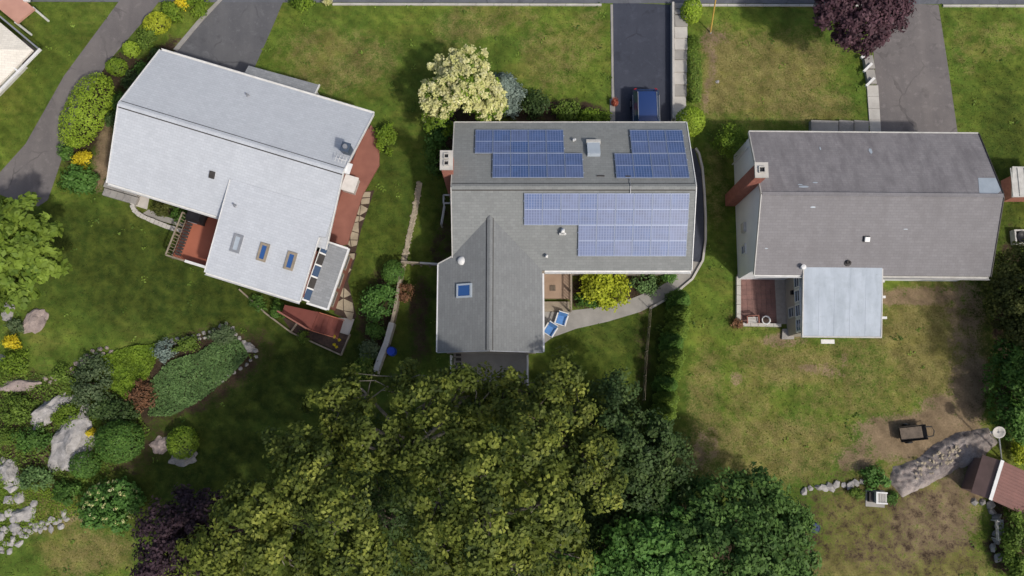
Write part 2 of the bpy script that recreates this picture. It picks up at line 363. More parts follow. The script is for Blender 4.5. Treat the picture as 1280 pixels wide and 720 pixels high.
def tree(name, label, cat, base_px, lobes_px, mat, leaf=.26, clump=.6, cover=1.0, per=60, group=None, bark='bark', trunk_r=.25, flat=.75, twigs=True):
    """lobes_px: (px, py, height of the lobe's middle, radius in photo pixels)"""
    base = P(*base_px); o = thing(name, label, cat, base, 0, group)
    lb = []
    for (px, py, h, r) in lobes_px:
        p = P(px, py, h) - base; rm = r/PXM(h); lb.append((p.x, p.y, h, rm, rm, min(rm*flat, h*.8)))
    ztop = max(a[2] for a in lb); fork = Vector((0, 0, min(a[2] for a in lb)*.45))
    t = MB(); t.tube([(0,0,-.2), (0.03,.02,.25), fork*.6 + Vector((.05,-.04,0)), fork], [trunk_r*1.5, trunk_r*1.1, trunk_r*.95, trunk_r*.85], 9)
    t.build('trunk', M[bark], o, smooth=True)
    cc, cr, cd = lobe_clumps(lb, clump, cover)
    for i, a in enumerate(lb):
        c = Vector(a[:3]); k = fork.lerp(c, .5) + Vector((random.uniform(-.3,.3), random.uniform(-.3,.3), .3))
        l = MB(); l.tube([fork*.92, k, c], [trunk_r*.62, trunk_r*.4, trunk_r*.22], 6)
        if twigs:
            near = np.argsort(np.linalg.norm(cc - np.array(a[:3]), axis=1))[:18]
            for j in near[::2]:
                e = Vector(cc[j]); m = c.lerp(e, .5) + Vector((random.uniform(-.2,.2), random.uniform(-.2,.2), .1))
                l.tube([k.lerp(c, random.uniform(.4, 1)), m, e], [trunk_r*.2, trunk_r*.12, .012], 4)
        l.build('limb', M[bark], o, smooth=True)
    p, n, s, ti = clump_leaves(cc, cr, cd, per, leaf)
    ti = ti + np.repeat(RNG.normal(0, .12, len(cc)), per)
    leaf_object('crown', p, n, s, mat, o, ti)
    return o
def shrub(name, label, cat, px, py, rx, ry, height, mat, style='loose', leaf=None, group=None, rot=0.0, dens=1.0, parts=None, sq=2.0):
    """a bush: rx, ry in photo pixels; px, py the middle of the crown as seen"""
    hc = height*.5; c = P(px, py, hc); o = thing(name, label, cat, (c.x, c.y, 0), rot, group)
    a, b = rx/PXM(hc), ry/PXM(hc)
    if style == 'clip':
        leaf = leaf or .12
        n = int(dens*9*4*(a*b + a*hc + b*hc)/leaf**2*.35)
        d = rnd_dirs(n); d[:, 2] = np.where(d[:, 2] < -.6, -d[:, 2], d[:, 2])
        wob = np.array([mnoise.noise(Vector(q)*2.2 + c) for q in d])*.07
        wob += np.array([mnoise.noise(Vector(q)*6 + c) for q in d])*.05
        dd = d.copy()
        k = (np.abs(dd)**sq).sum(1)**(1/sq); dd = dd/k[:, None]
        p = dd*np.array([a, b, hc])*(RNG.uniform(.86, 1.0, n) + wob)[:, None] + np.array([0, 0, hc])
        nor = d + rnd_dirs(n)*.6 + np.array([0, 0, .5]); ti = RNG.random(n)*.7 + wob*3 + .15
        leaf_object('foliage', p, nor, leaf*RNG.uniform(.7, 1.3, n), mat, o, ti)
    else:
        leaf = leaf or .16; cl = max(min(.16, .75*min(a, b)), min(.4, .33*min(a, b)+.08) if min(a, b) > .2 else 0)
        lb = [(0, 0, hc*.95, a*.85, b*.85, hc)]
        for i in range(int(5 + 3*max(a, b))):
            g = random.uniform(0, 6.28); u = random.uniform(.3, .72)
            lb.append((a*u*math.cos(g), b*u*math.sin(g), hc*random.uniform(.7, 1.25), a*.36, b*.36, hc*.6))
        cc, cr, cd = lobe_clumps(lb, cl, .9*dens)
        keep = cc[:, 2] > .08; cc, cr, cd = cc[keep], cr[keep], cd[keep]
        p, nn, s, ti = clump_leaves(cc, cr, cd, int(9 + 10*(cl/leaf)), leaf, .8)
        p[:, 2] = np.maximum(p[:, 2], .02)
        leaf_object('foliage', p, nn, s, mat, o, ti)
    st = MB()
    for i in range(5):
        g = i*1.25 + random.random(); st.tube([(0,0,-.1), (a*.2*math.cos(g), b*.2*math.sin(g), hc*.5), (a*.5*math.cos(g), b*.5*math.sin(g), hc*1.1)], [.05, .035, .015], 5)
    st.build('stem', M['bark'], o)
    return o
def conifer(name, label, cat, px, py, r_px, height, mat, group=None, leaf=.16, n=5200, bark='bark', narrow=.6, squash=1.0):
    """px, py: the foot"""
    base = P(px, py); o = thing(name, label, cat, base, random.random()*6, group); r0 = r_px/20
    MB().tube([(0,0,-.1), (0,0,height*.85)], [.09, .02], 6).build('trunk', M[bark], o)
    z = RNG.random(n)**1.25; rad = r0*np.clip((1-z)**narrow, 0, 1)*np.where(z < .08, .75, 1)
    g = RNG.random(n)*2*math.pi; wv = 1 + .12*np.sin(g*5 + z*9) + .08*np.sin(g*11 - z*17)
    u = RNG.uniform(.7, 1.05, n)*wv
    p = np.stack([np.cos(g)*rad*u, np.sin(g)*rad*u, z*height + .05], 1)
    nor = np.stack([np.cos(g), np.sin(g), np.full(n, .7)], 1) + rnd_dirs(n)*.7
    leaf_object('crown', p, nor, leaf*RNG.uniform(.7, 1.3, n), mat, o, RNG.random(n)*.6 + (u-.7)*.8, aspect=.4)
    return o
def in_poly(x, y, poly):
    ins = np.zeros(x.shape, bool); n = len(poly)
    for i in range(n):
        x0, y0 = poly[i]; x1, y1 = poly[(i+1) % n]
        c = ((y0 > y) != (y1 > y)) & (x < (x1-x0)*(y-y0)/((y1-y0) + 1e-12) + x0); ins ^= c
    return ins
def ppoly(pts, h=0): return [P(a, b, h) for a, b in pts]
def ground_cover(name, label, cat, poly_px, mat, n, leaf=.13, hh=.3, kind='stuff'):
    w = [(p.x, p.y) for p in ppoly(poly_px)]; xs = [a for a, b in w]; ys = [b for a, b in w]
    x = RNG.uniform(min(xs), max(xs), n*3); y = RNG.uniform(min(ys), max(ys), n*3)
    k = in_poly(x, y, w); x, y = x[k][:n], y[k][:n]
    hgt = np.array([.5 + .7*mnoise.noise(Vector((a*1.3, b*1.3, 3))) + .4*mnoise.noise(Vector((a*4, b*4, 8))) for a, b in zip(x, y)])
    z = np.clip(hgt, .12, 1.3)*hh*RNG.uniform(.55, 1.0, len(x)) + .02
    nor = rnd_dirs(len(x))*.7 + np.array([0, 0, .9])
    o = leaf_object(name, np.stack([x, y, z], 1), nor, leaf*RNG.uniform(.6, 1.3, len(x)), mat, None, RNG.random(len(x))*.5 + hgt*.45)
    o['label'] = label; o['category'] = cat; return o

# ------------------------------------------------------------------ rocks
def rock_mesh(name, mat, seed, sub=1, rough=.28, flat=.75, cuts=5):
    bm = bmesh.new(); bmesh.ops.create_icosphere(bm, subdivisions=sub, radius=1)
    rr = random.Random(seed); pl = [(Vector((rr.uniform(-1,1), rr.uniform(-1,1), rr.uniform(-.2,1))).normalized(), rr.uniform(.6, .88)) for _ in range(cuts)]
    for v in bm.verts:
        c = v.co.copy()
        for d, k in pl:
            e = c.dot(d) - k
            if e > 0: c -= d*e*.9
        c *= 1 + rough*mnoise.noise(v.co*1.6 + Vector((seed*3.1, seed, 0))) + rough*.35*mnoise.noise(v.co*5 + Vector((seed, 0, seed)))
        c.z *= flat; c.z = max(c.z, -.35); v.co = c
    me = bpy.data.meshes.new(name); bm.to_mesh(me); bm.free(); me.materials.append(mat); return me
STONES = {k: [rock_mesh('stone', M[k], 10*i + len(k)) for i in range(5)] for k in ('stone', 'stone_white', 'stone_pink', 'flag')}
def boulder(label, px, py, rx, ry, rz, rot, mat, seed, name='boulder'):
    c = P(px, py, rz*.3); me = rock_mesh(name, mat, seed, 4, .3)
    o = inst(name, me, (c.x, c.y, .0), (0, 0, rot), (rx/20, ry/20, rz)); return tag(o, label, 'rock')
def stone_row(name, label, cat, path_px, mat, step=.38, size=.24, rows=1, height=.2, parent=None, jit=.25, tiers=1):
    pts = ppoly(path_px); base = pts[0]
    o = thing(name, label, cat, base) if parent is None else parent
    inv = wmat(o).inverted()
    for tier in range(tiers):
        for rw in range(rows):
            carry = random.random()*step
            for a, b in zip(pts[:-1], pts[1:]):
                d = b - a; Ln = d.length; d.normalize(); q = Vector((-d.y, d.x, 0)); s = carry
                while s < Ln:
                    p = a + d*s + q*((rw - (rows-1)/2)*size*1.5 + random.uniform(-jit, jit)*size)
                    k = size*random.uniform(.75, 1.25)
                    p.z = tier*height*1.25 + height*random.uniform(-.05,.3); lp = inv @ p
                    inst('stone', random.choice(STONES[mat]), lp, (random.uniform(-.2,.2), random.uniform(-.2,.2), random.random()*6.28),
                         (k*random.uniform(.85, 1.2), k*.85, height*random.uniform(.8, 1.3)), o)
                    s += step*random.uniform(.8, 1.25)
                carry = s - Ln
    return o

# ================================================================== SETTING
# ------------------------------------------------------------------ lawn sheet with its dry, bare, mulched and deep green patches, some painting in shade
def blobs(px, py, lst):
    r = np.zeros_like(px)
    for (x, y, a, b, k, *g) in lst:
        g = R(g[0]) if g else 0; dx, dy = px-x, py-y
        u = (dx*math.cos(g)+dy*math.sin(g))/a; v = (-dx*math.sin(g)+dy*math.cos(g))/b
        d = np.sqrt(u*u+v*v); r = np.maximum(r, k*np.clip((1.25-d)/.6, 0, 1))
    return r
DRY = [(1120,705,140,35,.85),(420,75,75,45,.55),(590,30,45,25,.5),(690,70,45,45,.45),(735,45,20,40,.4),(640,20,40,15,.4),(960,95,90,60,.8),(1010,130,60,30,.75),(900,90,30,60,.95),
       (890,230,22,60,.35),(1000,460,60,25,.75),(960,560,110,45,.7),(1165,430,75,75,.9),(1090,500,70,40,.45),(880,500,25,70,.6),(1060,470,70,60,.5),(1210,60,20,40,.3),(1250,50,30,30,.35),(1100,650,90,60,.75),
       (110,690,60,28,.75),(85,650,50,20,.6),(960,440,60,20,.55),(900,590,40,30,.55),(60,640,60,30,.6),(1130,640,100,80,.7),(870,570,20,40,.6),(1000,400,110,20,.35),(940,500,30,60,.5)]
DIRT = [(1150,545,85,32,1),(1190,515,45,25,.9),(1215,490,25,50,.9),(1070,575,30,15,.75),(1165,655,65,50,.75),(1110,690,60,30,.5),(1200,610,35,30,.8),(1140,370,90,10,.85),(1205,400,30,60,.6),(130,185,16,55,.9),(925,470,14,10,.5),(980,425,30,12,.7),
        (55,572,26,18,.8),(95,645,30,12,.55),(232,60,18,14,.8),(1055,450,12,9,.4),(1025,465,40,9,.55),(893,48,22,12,.6),(885,90,8,60,.55),(880,560,14,30,.5),(160,225,14,24,.6),(805,380,14,12,.4)]
LUSH_SHADE = [(560,640,320,140,1),(700,560,170,95,1),(260,340,230,85,.95),(120,310,110,60,.85),(380,440,120,80,1),(330,470,150,80,1),(180,370,140,40,.55),(520,400,30,70,.9),(100,110,110,110,.28),(560,260,28,90,.75),(740,420,75,35,.55),(525,90,45,60,.25),(480,90,50,40,.15),(1250,120,50,45,.3),  # deep green grass; also paints cloud, tree, house and hedge shade into the lawn
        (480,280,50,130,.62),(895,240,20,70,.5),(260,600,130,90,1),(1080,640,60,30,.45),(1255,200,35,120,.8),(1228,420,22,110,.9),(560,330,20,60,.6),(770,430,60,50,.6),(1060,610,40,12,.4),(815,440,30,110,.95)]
SOIL_SHADE = [(900,690,130,60,1),(1262,420,16,140,.9),(45,540,70,80,.7),(160,540,50,60,.6),(160,90,30,30,.8,-50),(110,140,30,80,.8,20),(185,90,16,60,.9,40),(690,140,80,16,.9),(805,460,10,90,.4),
        (525,400,18,60,.65),(765,360,60,30,.9),(470,400,20,60,.9),(215,262,32,14,.9),(555,300,12,60,.55),(1265,660,28,60,.9),(230,470,110,50,.9,-25),(1258,640,20,60,.8),(1090,650,140,75,.42),(1150,690,110,40,.45),(570,170,25,40,.9)]  # mulch and bare soil; the faint lower right blobs paint cloud shade
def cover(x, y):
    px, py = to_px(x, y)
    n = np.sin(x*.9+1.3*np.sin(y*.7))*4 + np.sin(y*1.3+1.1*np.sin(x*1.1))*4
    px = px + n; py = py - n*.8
    return [blobs(px, py, l) for l in (DRY, DIRT, LUSH_SHADE, SOIL_SHADE)]
gx = np.concatenate([[-900,-300,-120,-70], np.arange(-46, 46.01, .3), [70,120,300,900]])
gy = np.concatenate([[-900,-300,-120,-50], np.arange(-22, 38.01, .3), [60,120,300,900]])
X, Y = np.meshgrid(gx, gy); nx, ny = len(gx), len(gy)
xs, ys = X.ravel(), Y.ravel()
me = bpy.data.meshes.new('ground')
co = np.zeros((nx*ny, 3), np.float32); co[:, 0] = xs; co[:, 1] = ys
I, J = np.meshgrid(np.arange(nx-1), np.arange(ny-1)); q = (J*nx+I).ravel()
F = np.stack([q, q+1, q+nx+1, q+nx], 1).astype(np.int32)
me.vertices.add(nx*ny); me.vertices.foreach_set('co', co.ravel())
me.loops.add(F.size); me.loops.foreach_set('vertex_index', F.ravel())
me.polygons.add(len(F)); me.polygons.foreach_set('loop_start', np.arange(0, F.size, 4, dtype=np.int32))
me.update(calc_edges=True)
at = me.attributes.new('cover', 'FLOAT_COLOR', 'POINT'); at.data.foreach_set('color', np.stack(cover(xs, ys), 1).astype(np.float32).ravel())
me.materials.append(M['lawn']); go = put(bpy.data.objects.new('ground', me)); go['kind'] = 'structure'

# ------------------------------------------------------------------ street, drives and paths (sheets a few millimetres up)
HARD = []
def sheet(name, px, m, z=.006, th=.004):
    pts = [p if isinstance(p, Vector) else P(*p) for p in px]; HARD.append([(p.x, p.y) for p in pts])
    return structure(name, MB().prism([(p.x, p.y) for p in pts], z-th, z), m)
yk = P(900, 7).y
sheet('street', [Vector((-60, yk+.35, 0)), Vector((120, yk-.15, 0)), Vector((120, yk+7.5, 0)), Vector((-60, yk+7.5, 0))], M['street'], .012)
k = MB()
for i in range(44):
    x = -12 + i*1.2
    if P(766, 5).x - .2 < x + .55 and x < P(838, 5).x + .1 or P(1085, 5).x < x + .6 and x < P(1172, 5).x: continue
    k.box(x, x+1.18, yk - .13 - (x+60)*.0028 + .26, yk - (x+60)*.0028 + .26, -.05, .12)
structure('kerb', k, M['concrete_light'])
sheet('driveway', [(766,3),(767,80),(769,175),(840,175),(839,100),(838,6)], M['drive_dark'], .010)
sheet('driveway', [(1088,3),(1092,70),(1102,180),(1199,180),(1186,90),(1173,6)], M['drive_grey'], .010)
sheet('driveway', [(277,-2),(248,28),(218,64),(205,105),(300,125),(318,85),(338,40),(354,2),(370,-40),(300,-40)], M['drive_mid'], .010)
sheet('path', [(150,0),(80,95),(32,180),(-6,222),(-8,240),(22,252),(48,258),(60,250),(72,215),(100,130),(140,72),(185,20),(205,-6),(225,-50),(180,-50)], M['drive_grey'], .014)
# curved walk round the middle house
out = [(868,186),(877,215),(880,260),(880,300),(876,328),(862,350),(835,372),(800,390),(760,402),(720,411),(690,422),(672,436)]
inn = [(862,186),(866,215),(867,260),(867,300),(862,326),(848,343),(822,360),(790,373),(750,384),(715,388),(680,388),(672,392)]
sheet('path', out[:5] + inn[:5][::-1], M['drive_dark'], .018)
sheet('path', out[4:] + inn[4:][::-1], M['concrete'], .018)

# ================================================================== HOUSES
def gable(o, x0, x1, y0, y1, e, r, ms, mn, wall, over=.3, th=.14, lead=.12, lead1=None):
    """a gable roof with the ridge along local x; returns the ridge line y"""
    ym = (y0+y1)/2; s = (r-e)/((y1-y0)/2)
    a = MB().slab([(x0,y0,e),(x1,y0,e),(x1,ym,r),(x0,ym,r)], th).build('roof_slope', ms, o)
    b = MB().slab([(x0,ym,r),(x1,ym,r),(x1,y1,e),(x0,y1,e)], th).build('roof_slope', mn, o)
    w = MB(); yy0, yy1 = y0+over, y1-over; xx0, xx1 = x0+lead, x1-(lead1 or lead)
    ze = e + s*over - th - .012; zr = r - th - .012
    prof = [(yy0,0),(yy1,0),(yy1,ze),(ym,zr),(yy0,ze)]
    n = 5; w.add([(xx0,p,z) for p,z in prof]+[(xx1,p,z) for p,z in prof], [(0,1,2,3,4)[::-1],(5,6,7,8,9)]+[(i,(i+1)%n,n+(i+1)%n,n+i) for i in range(n)])
    w.build('wall', wall, o)
    return ym, a, b
def rakes(o, x, y0, ym, y1, e, r, mat):
    f = MB(); f.bar((x,y0,e-.06),(x,ym,r-.06), .05, .2); f.bar((x,ym,r-.06),(x,y1,e-.06), .05, .2); return f.build('rake_board', mat, o)
def gutter(o, a, b, mat, wd=.13):
    g = MB(); a = Vector(a); b = Vector(b); d = (b-a).normalized(); q = Vector((-d.y, d.x, 0))*wd/2
    g.bar(a-q, b-q, .02, .12); g.bar(a+q, b+q, .02, .12); g.bar(a-Vector((0,0,.05)), b-Vector((0,0,.05)), wd, .02)
    return g.build('gutter', mat, o)
def roof_z(y, y0, y1, e, r):
    ym = (y0+y1)/2; return r - abs(y-ym)*(r-e)/((y1-y0)/2)
def window(o, c, wd, ht, nrm, fm, gm, name='window'):
    """upright window: c = centre, nrm = outward (unit, horizontal)"""
    c = Vector(c); n = Vector(nrm); t = Vector((-n.y, n.x, 0)); f = MB()
    for s in (-1, 1):
        f.bar(c+t*s*wd/2-Vector((0,0,ht/2+.04)), c+t*s*wd/2+Vector((0,0,ht/2+.04)), .09, .1, n)
        f.bar(c-t*(wd/2-.045)+Vector((0,0,s*ht/2)), c+t*(wd/2-.045)+Vector((0,0,s*ht/2)), .1, .08)
    f.bar(c-t*(wd/2-.05), c+t*(wd/2-.05), .07, .05)
    w = f.build(name, fm, o)
    MB().bar(c-t*(wd/2-.03)+n*-.01, c+t*(wd/2-.03)+n*-.01, .03, ht-.04).build('pane', gm, w)
    return w
def on_roof(o, x, y, z, sl, sx, sy, h, name, mat, glass=None, fw=.1, ang=None):
    """a curb on a roof slope (sl = dz/dy); with glass: frame and pane"""
    a = math.atan(sl)
    f = MB()
    if glass:
        f.box(-sx/2,sx/2,-sy/2,-sy/2+fw,-.05,h); f.box(-sx/2,sx/2,sy/2-fw,sy/2,-.05,h); f.box(-sx/2,-sx/2+fw,-sy/2+fw,sy/2-fw,-.05,h); f.box(sx/2-fw,sx/2,-sy/2+fw,sy/2-fw,-.05,h)
    else: f.box(-sx/2,sx/2,-sy/2,sy/2,-.05,h)
    r = f.build(name, mat, o); r.location = (x,y,z); r.rotation_euler = (a,0,0)
    if glass: MB().box(-sx/2+fw*.9,sx/2-fw*.9,-sy/2+fw*.9,sy/2-fw*.9,.0,h*.75).build('pane', glass, r)
    return r
def ridge_cap(o, x0, x1, y, r, mat, wd=.3, slope=.43):
    d = MB(); g = MB()
    for s in (-1, 1):
        g.slab([(x0,y,r+.075),(x1,y,r+.075),(x1,y+s*wd/2,r+.075-slope*wd/2),(x0,y+s*wd/2,r+.075-slope*wd/2)], .035)
        d.slab([(x0+.02,y,r+.03),(x1-.02,y,r+.03),(x1-.02,y+s*(wd/2+.05),r+.035-slope*(wd/2+.05)),(x0+.02,y+s*(wd/2+.05),r+.035-slope*(wd/2+.05))], .06)
    c = g.build('ridge_vent', mat, o); d.build('vent_slot', M['dark'], c); return c
def chimney(o, c, sx, sy, z0, z1, brick, cap, flues, name='chimney', rows=None):
    """brick stack of courses under a cap with flues; c local centre"""
    x, y = c; b = MB().box(x-sx/2+.012,x+sx/2-.012,y-sy/2+.012,y+sy/2-.012,z0,z1).build(name, M['mortar'], o)
    k = MB(); z = z1-.075; i = 0; zlow = z0
    while z > zlow:
        for (ax, L0, L1, o0, sgn) in ((0,x-sx/2,x+sx/2,y,sy/2),(0,x-sx/2,x+sx/2,y,-sy/2),(1,y-sy/2,y+sy/2,x,sx/2),(1,y-sy/2,y+sy/2,x,-sx/2)):
            p = L0 - (.11 if i % 2 else 0)
            while p < L1-.02:
                a, bb = max(p, L0)+.006, min(p+.215, L1)-.006
                if bb-a > .03:
                    if ax == 0: k.box(a,bb,o0+sgn-.015,o0+sgn+.015,z,z+.062)
                    else: k.box(o0+sgn-.015,o0+sgn+.015,a,bb,z,z+.062)
                p += .22
        z -= .075; i += 1
    kk = k.build('brickwork', brick, b); kk['kind'] = 'stuff'
    cp = MB(); cp.box(x-sx/2-.07,x+sx/2+.07,y-sy/2-.07,y+sy/2+.07,z1,z1+.1); cp = cp.build('cap', cap, b)
    for (fx, fy, fr) in flues:
        f = MB(); h0 = z1+.1
        for s in (-1, 1):
            f.box(x+fx+s*fr-.025,x+fx+s*fr+.025,y+fy-fr-.025,y+fy+fr+.025,h0,h0+.12); f.box(x+fx-fr+.025,x+fx+fr-.025,y+fy+s*fr-.025,y+fy+s*fr+.025,h0,h0+.12)
        f = f.build('flue', cap, b)
        g = MB(); g.box(x+fx-fr+.02,x+fx+fr-.02,y+fy-fr+.02,y+fy+fr-.02,h0+.001,h0+.012); g.build('flue_opening', M['black'], b)
    return b
def pipe(o, x, y, z, r, h, mat, name='vent_pipe'):
    MB().lathe([(r*1.8,-.1),(r*1.8,.03),(r,.05),(r,h),(r*.7,h),(r*.7,h-.05)], (x,y,z), 10).build(name, mat, o)
def railing(name, pts, h, m, parent, every=.14, bal=True, post=.09, local=True):
    """posts, rails and balusters along local points, as parts of the parent"""
    for a, b in zip(pts[:-1], pts[1:]):
        a, b = Vector(a), Vector(b); n = max(1, round((b-a).length/1.6))
        MB().bar(a+Vector((0,0,h)), b+Vector((0,0,h)), .09, .05).build('top_rail', m, parent)
        MB().bar(a+Vector((0,0,.12)), b+Vector((0,0,.12)), .04, .06).build('bottom_rail', m, parent)
        for i in range(n+1):
            p = a.lerp(b, i/n); MB().box(p.x-post/2,p.x+post/2,p.y-post/2,p.y+post/2,p.z-.3,p.z+h-.026).build('post', m, parent)
        if bal:
            k = int((b-a).length/every); me = MB().box(-.018,.018,-.018,.018,.09,h-.026).mesh('baluster', m)
            for i in range(1, k):
                if abs((i/k*n) - round(i/k*n)) < .06: continue
                inst('baluster', me, a.lerp(b, i/k), parent=parent)
def lp(o, px, py, h=0.0): return wmat(o).inverted() @ P(px, py, h)

# ------------------------------------------------------------------ HOUSE 1: the white roof, turned to the street
A1 = R(-17.2); o1 = P(134, 228, 3.6)
h1 = thing('house', 'house with a bright white shingle roof, three skylights and red decks', 'house', (o1.x, o1.y, 0), A1)
E1, R1, W1, Ln1 = 3.6, 5.5, 8.8, 13.85
ym, _, _ = gable(h1, 0, Ln1, 0, W1, E1, R1, M['r1'], M['r1'], M['red_wall'], lead1=1.15)
S1 = (R1-E1)/(W1/2)
rakes(h1, Ln1+.03, 0, ym, W1, E1, R1, M['white']); rakes(h1, -.03, 0, ym, W1, E1, R1, M['white'])
ridge_cap(h1, 0, Ln1, ym, R1, M['r1'], .34)
gutter(h1, (0,-.08,E1-.1), (7.4,-.08,E1-.1), M['white']); gutter(h1, (0,W1+.08,E1-.1), (Ln1,W1+.08,E1-.1), M['white'])
# low-pitched wing carried out from the south slope
yt = 2.2; zt = R1-(ym-yt)*S1 + .02; zs = 3.55; ys_ = -3.38; sw = (zt-zs)/(yt-ys_)
MB().slab([(7.5,ys_,zs),(13.4,ys_,zs),(13.42,.55,zs+(.55-ys_)*sw),(13.8,.6,zs+(.6-ys_)*sw),(13.82,yt,zt+.015),(7.42,yt,zt+.015)], .16).build('roof_slope', M['r1'], h1)
MB().bar((7.47,ys_,zs-.06),(7.39,yt,zt-.06), .05, .2).build('rake_board', M['white'], h1)
MB().bar((13.42,ys_,zs-.06),(13.44,.5,zs+(.5-ys_)*sw-.06), .05, .2).build('rake_board', M['white'], h1)
MB().prism([(7.75,ys_+.3),(13.5,ys_+.3),(13.3,-.2),(7.75,-.2)], 0, zs-.15).build('wall', M['red_wall'], h1)
gutter(h1, (7.5,ys_-.08,zs-.1), (13.4,ys_-.08,zs-.1), M['white'])
# sun room on the east side: clerestory band and a low roof with white gutters
bay = MB().slab([(13.66,-3.25,2.95),(14.86,-3.25,2.7),(14.86,.5,2.7),(13.66,.5,2.95)], .12).build('bay_roof', M['r1low'], h1)
MB().bar((14.92,-3.33,2.66),(14.92,.58,2.66), .12, .14).build('gutter', M['white'], bay)
MB().bar((13.62,-3.31,2.8),(14.85,-3.31,2.66), .12, .14).build('fascia', M['white'], bay)
MB().bar((13.62,.56,2.8),(14.85,.56,2.66), .12, .14).build('fascia', M['white'], bay)
MB().box(13.45,14.7,-3.1,.35,0,2.56).build('bay_wall', M['red_wall'], h1)
MB().bar((13.46,-3.25,3.3),(13.46,.5,3.3), .05, .08).build('clerestory_sill', M['white'], h1)
for i in range(5):
    y0_ = -3.2+i*.74
    MB().slab([(13.47,y0_+.05,3.32),(13.78,y0_+.05,2.99),(13.78,y0_+.69,2.99),(13.47,y0_+.69,3.32)], .03).build('clerestory_pane', M['dark'] if i % 2 else M['glass'], h1)
    MB().slab([(13.46,y0_-.04,3.335),(13.79,y0_-.04,3.0),(13.79,y0_+.05,3.0),(13.46,y0_+.05,3.335)], .05).build('clerestory_bar', M['white'], h1)
for i in range(3): window(h1, (14.71, -2.5+i*1.2, 1.5), .9, .9, (1,0,0), M['wood'], M['glass'])
# porch roof towards the street
MB().slab([(5.15,8.7,3.05),(9.75,8.7,3.05),(9.75,9.85,2.75),(5.15,9.75,2.75)], .12).build('porch_roof', M['r1low'], h1)
MB().bar((9.79,8.7,3.0),(9.79,9.87,2.7), .06, .14).build('fascia', M['white'], h1)
for x in (5.4, 9.5): MB().tube([(x,9.6,0),(x,9.6,2.65)], .06, 8).build('porch_post', M['white'], h1)
# skylights in the wing
for (x, y, g) in ((8.86,-1.24,M['grey_metal']), (10.52,-1.28,M['blueglass']), (12.22,-1.3,M['blueglass'])):
    on_roof(h1, x, y, zs+(y-ys_)*sw+.01, sw, .56, 1.08, .1, 'skylight', M['wood'] if g is M['blueglass'] else M['grey_metal'], M['blueglass'] if g is M['blueglass'] else M['flash'], .14)
on_roof(h1, 6.29, 2.15, E1+2.15*S1, S1, .3, .42, .14, 'roof_vent', M['dark'])
pipe(h1, 8.13, .81, zs+(.81-ys_)*sw, .06, .3, M['grey_metal']); pipe(h1, 6.45, 7.46, roof_z(7.46,0,W1,E1,R1), .06, .3, M['grey_metal'])
# blue-grey chimney with a small aerial at the east gable
ch = MB(); ch.box(13.36,13.8,5.5,5.98,4.3,5.75); ch = ch.build('chimney', M['blue_grey'], h1)
MB().box(13.32,13.84,5.46,6.02,5.75,5.81).build('cap', M['blue_grey'], ch)
f = MB().tube([(13.58,5.74,5.8),(13.58,5.74,5.95)], .14, 10).build('flue', M['grey_metal'], ch)
a = MB(); a.bar((13.5,5.0,4.8),(13.5,5.0,5.7), .03, .03, (0,1,0)); a.bar((13.2,5.0,5.66),(13.9,5.0,5.66), .025, .025)
for i in range(4): a.bar((13.25+i*.2,4.8,5.68),(13.25+i*.2,5.2,5.68), .02, .02)
a.build('aerial', M['white'], h1)
MB().box(13.87,14.2,4.35,5.0,5.3,5.36).build('rake_end_box', M['white'], h1)
for y in (2.5, 7.0): window(h1, (12.71, y, 1.5), 1.2, 1.2, (1,0,0), M['white'], M['glass'])
for x in (9, 11): window(h1, (x, -3.09, 1.9), 1.2, 1.2, (0,-1,0), M['white'], M['glass'])
# decks (west, east and south) are part of the house
def deck(o, poly, z, m, run=(1,0), name='deck'):
    d = MB().prism(poly, z-.2, z).build(name, m, o)
    return d
wd = deck(h1, [(3.95,-2.95),(7.72,-2.95),(7.72,.25),(4.0,.25)], .6, M['deck'])
for a, b in (((3.95,-2.98),(3.98,-.15)), ((3.95,-2.98),(5.1,-2.98))):
    railing('r', [(a[0],a[1],.6),(b[0],b[1],.6)], .95, M['wood'], wd, .2)
MB().bar((5.2,-2.98,1.5),(7.6,-2.98,1.5), .16, .1).build('white_rail', M['white'], wd)
MB().box(5.2,7.6,-2.99,-2.97,.72,1.4).build('rail_screen', M['white'], wd)
bench = MB()
for i in range(13): bench.box(4.22,4.62,-2.75+i*.2,-2.62+i*.2,1.0,1.05)
b_ = bench.build('bench_slat', M['dark'], wd); b_['kind'] = 'stuff'
def pl(o, pts, h): return [(v.x, v.y) for v in (lp(o, a, b, h) for a, b in pts)]
ed = deck(h1, pl(h1, [(464,156),(474,172),(474,206),(453,243),(434,305),(404,312),(428,200)], .35), .35, M['deck_dk'])
sd_ = deck(h1, pl(h1, [(356,381),(388,388),(398,390),(388,413),(352,392)], 1.0), 1.0, M['stair'])
railing('r', [(*pl(h1,[(352,391)],1.0)[0],1.0),(*pl(h1,[(387,412)],1.0)[0],1.0)], .9, M['deck_dk'], sd_, .25)
sa, sb = lp(h1, 391,401, .9), lp(h1, 424,411, .1); sa.z = sb.z = 0
dr = (sb-sa).normalized(); qn = Vector((-dr.y, dr.x, 0))
for i in range(6):
    c0 = sa + dr*(i*.27); z = .86-.145*i
    MB().bar(c0+dr*.14-qn*.55+Vector((0,0,z)), c0+dr*.14+qn*.55+Vector((0,0,z)), .3, .05).build('stair_tread', M['stair'], h1)
for s in (-1, 1): MB().bar(sa+qn*s*.6+Vector((0,0,.75)), sa+dr*1.65+qn*s*.6+Vector((0,0,.02)), .05, .22).build('stair_stringer', M['deck'], h1)
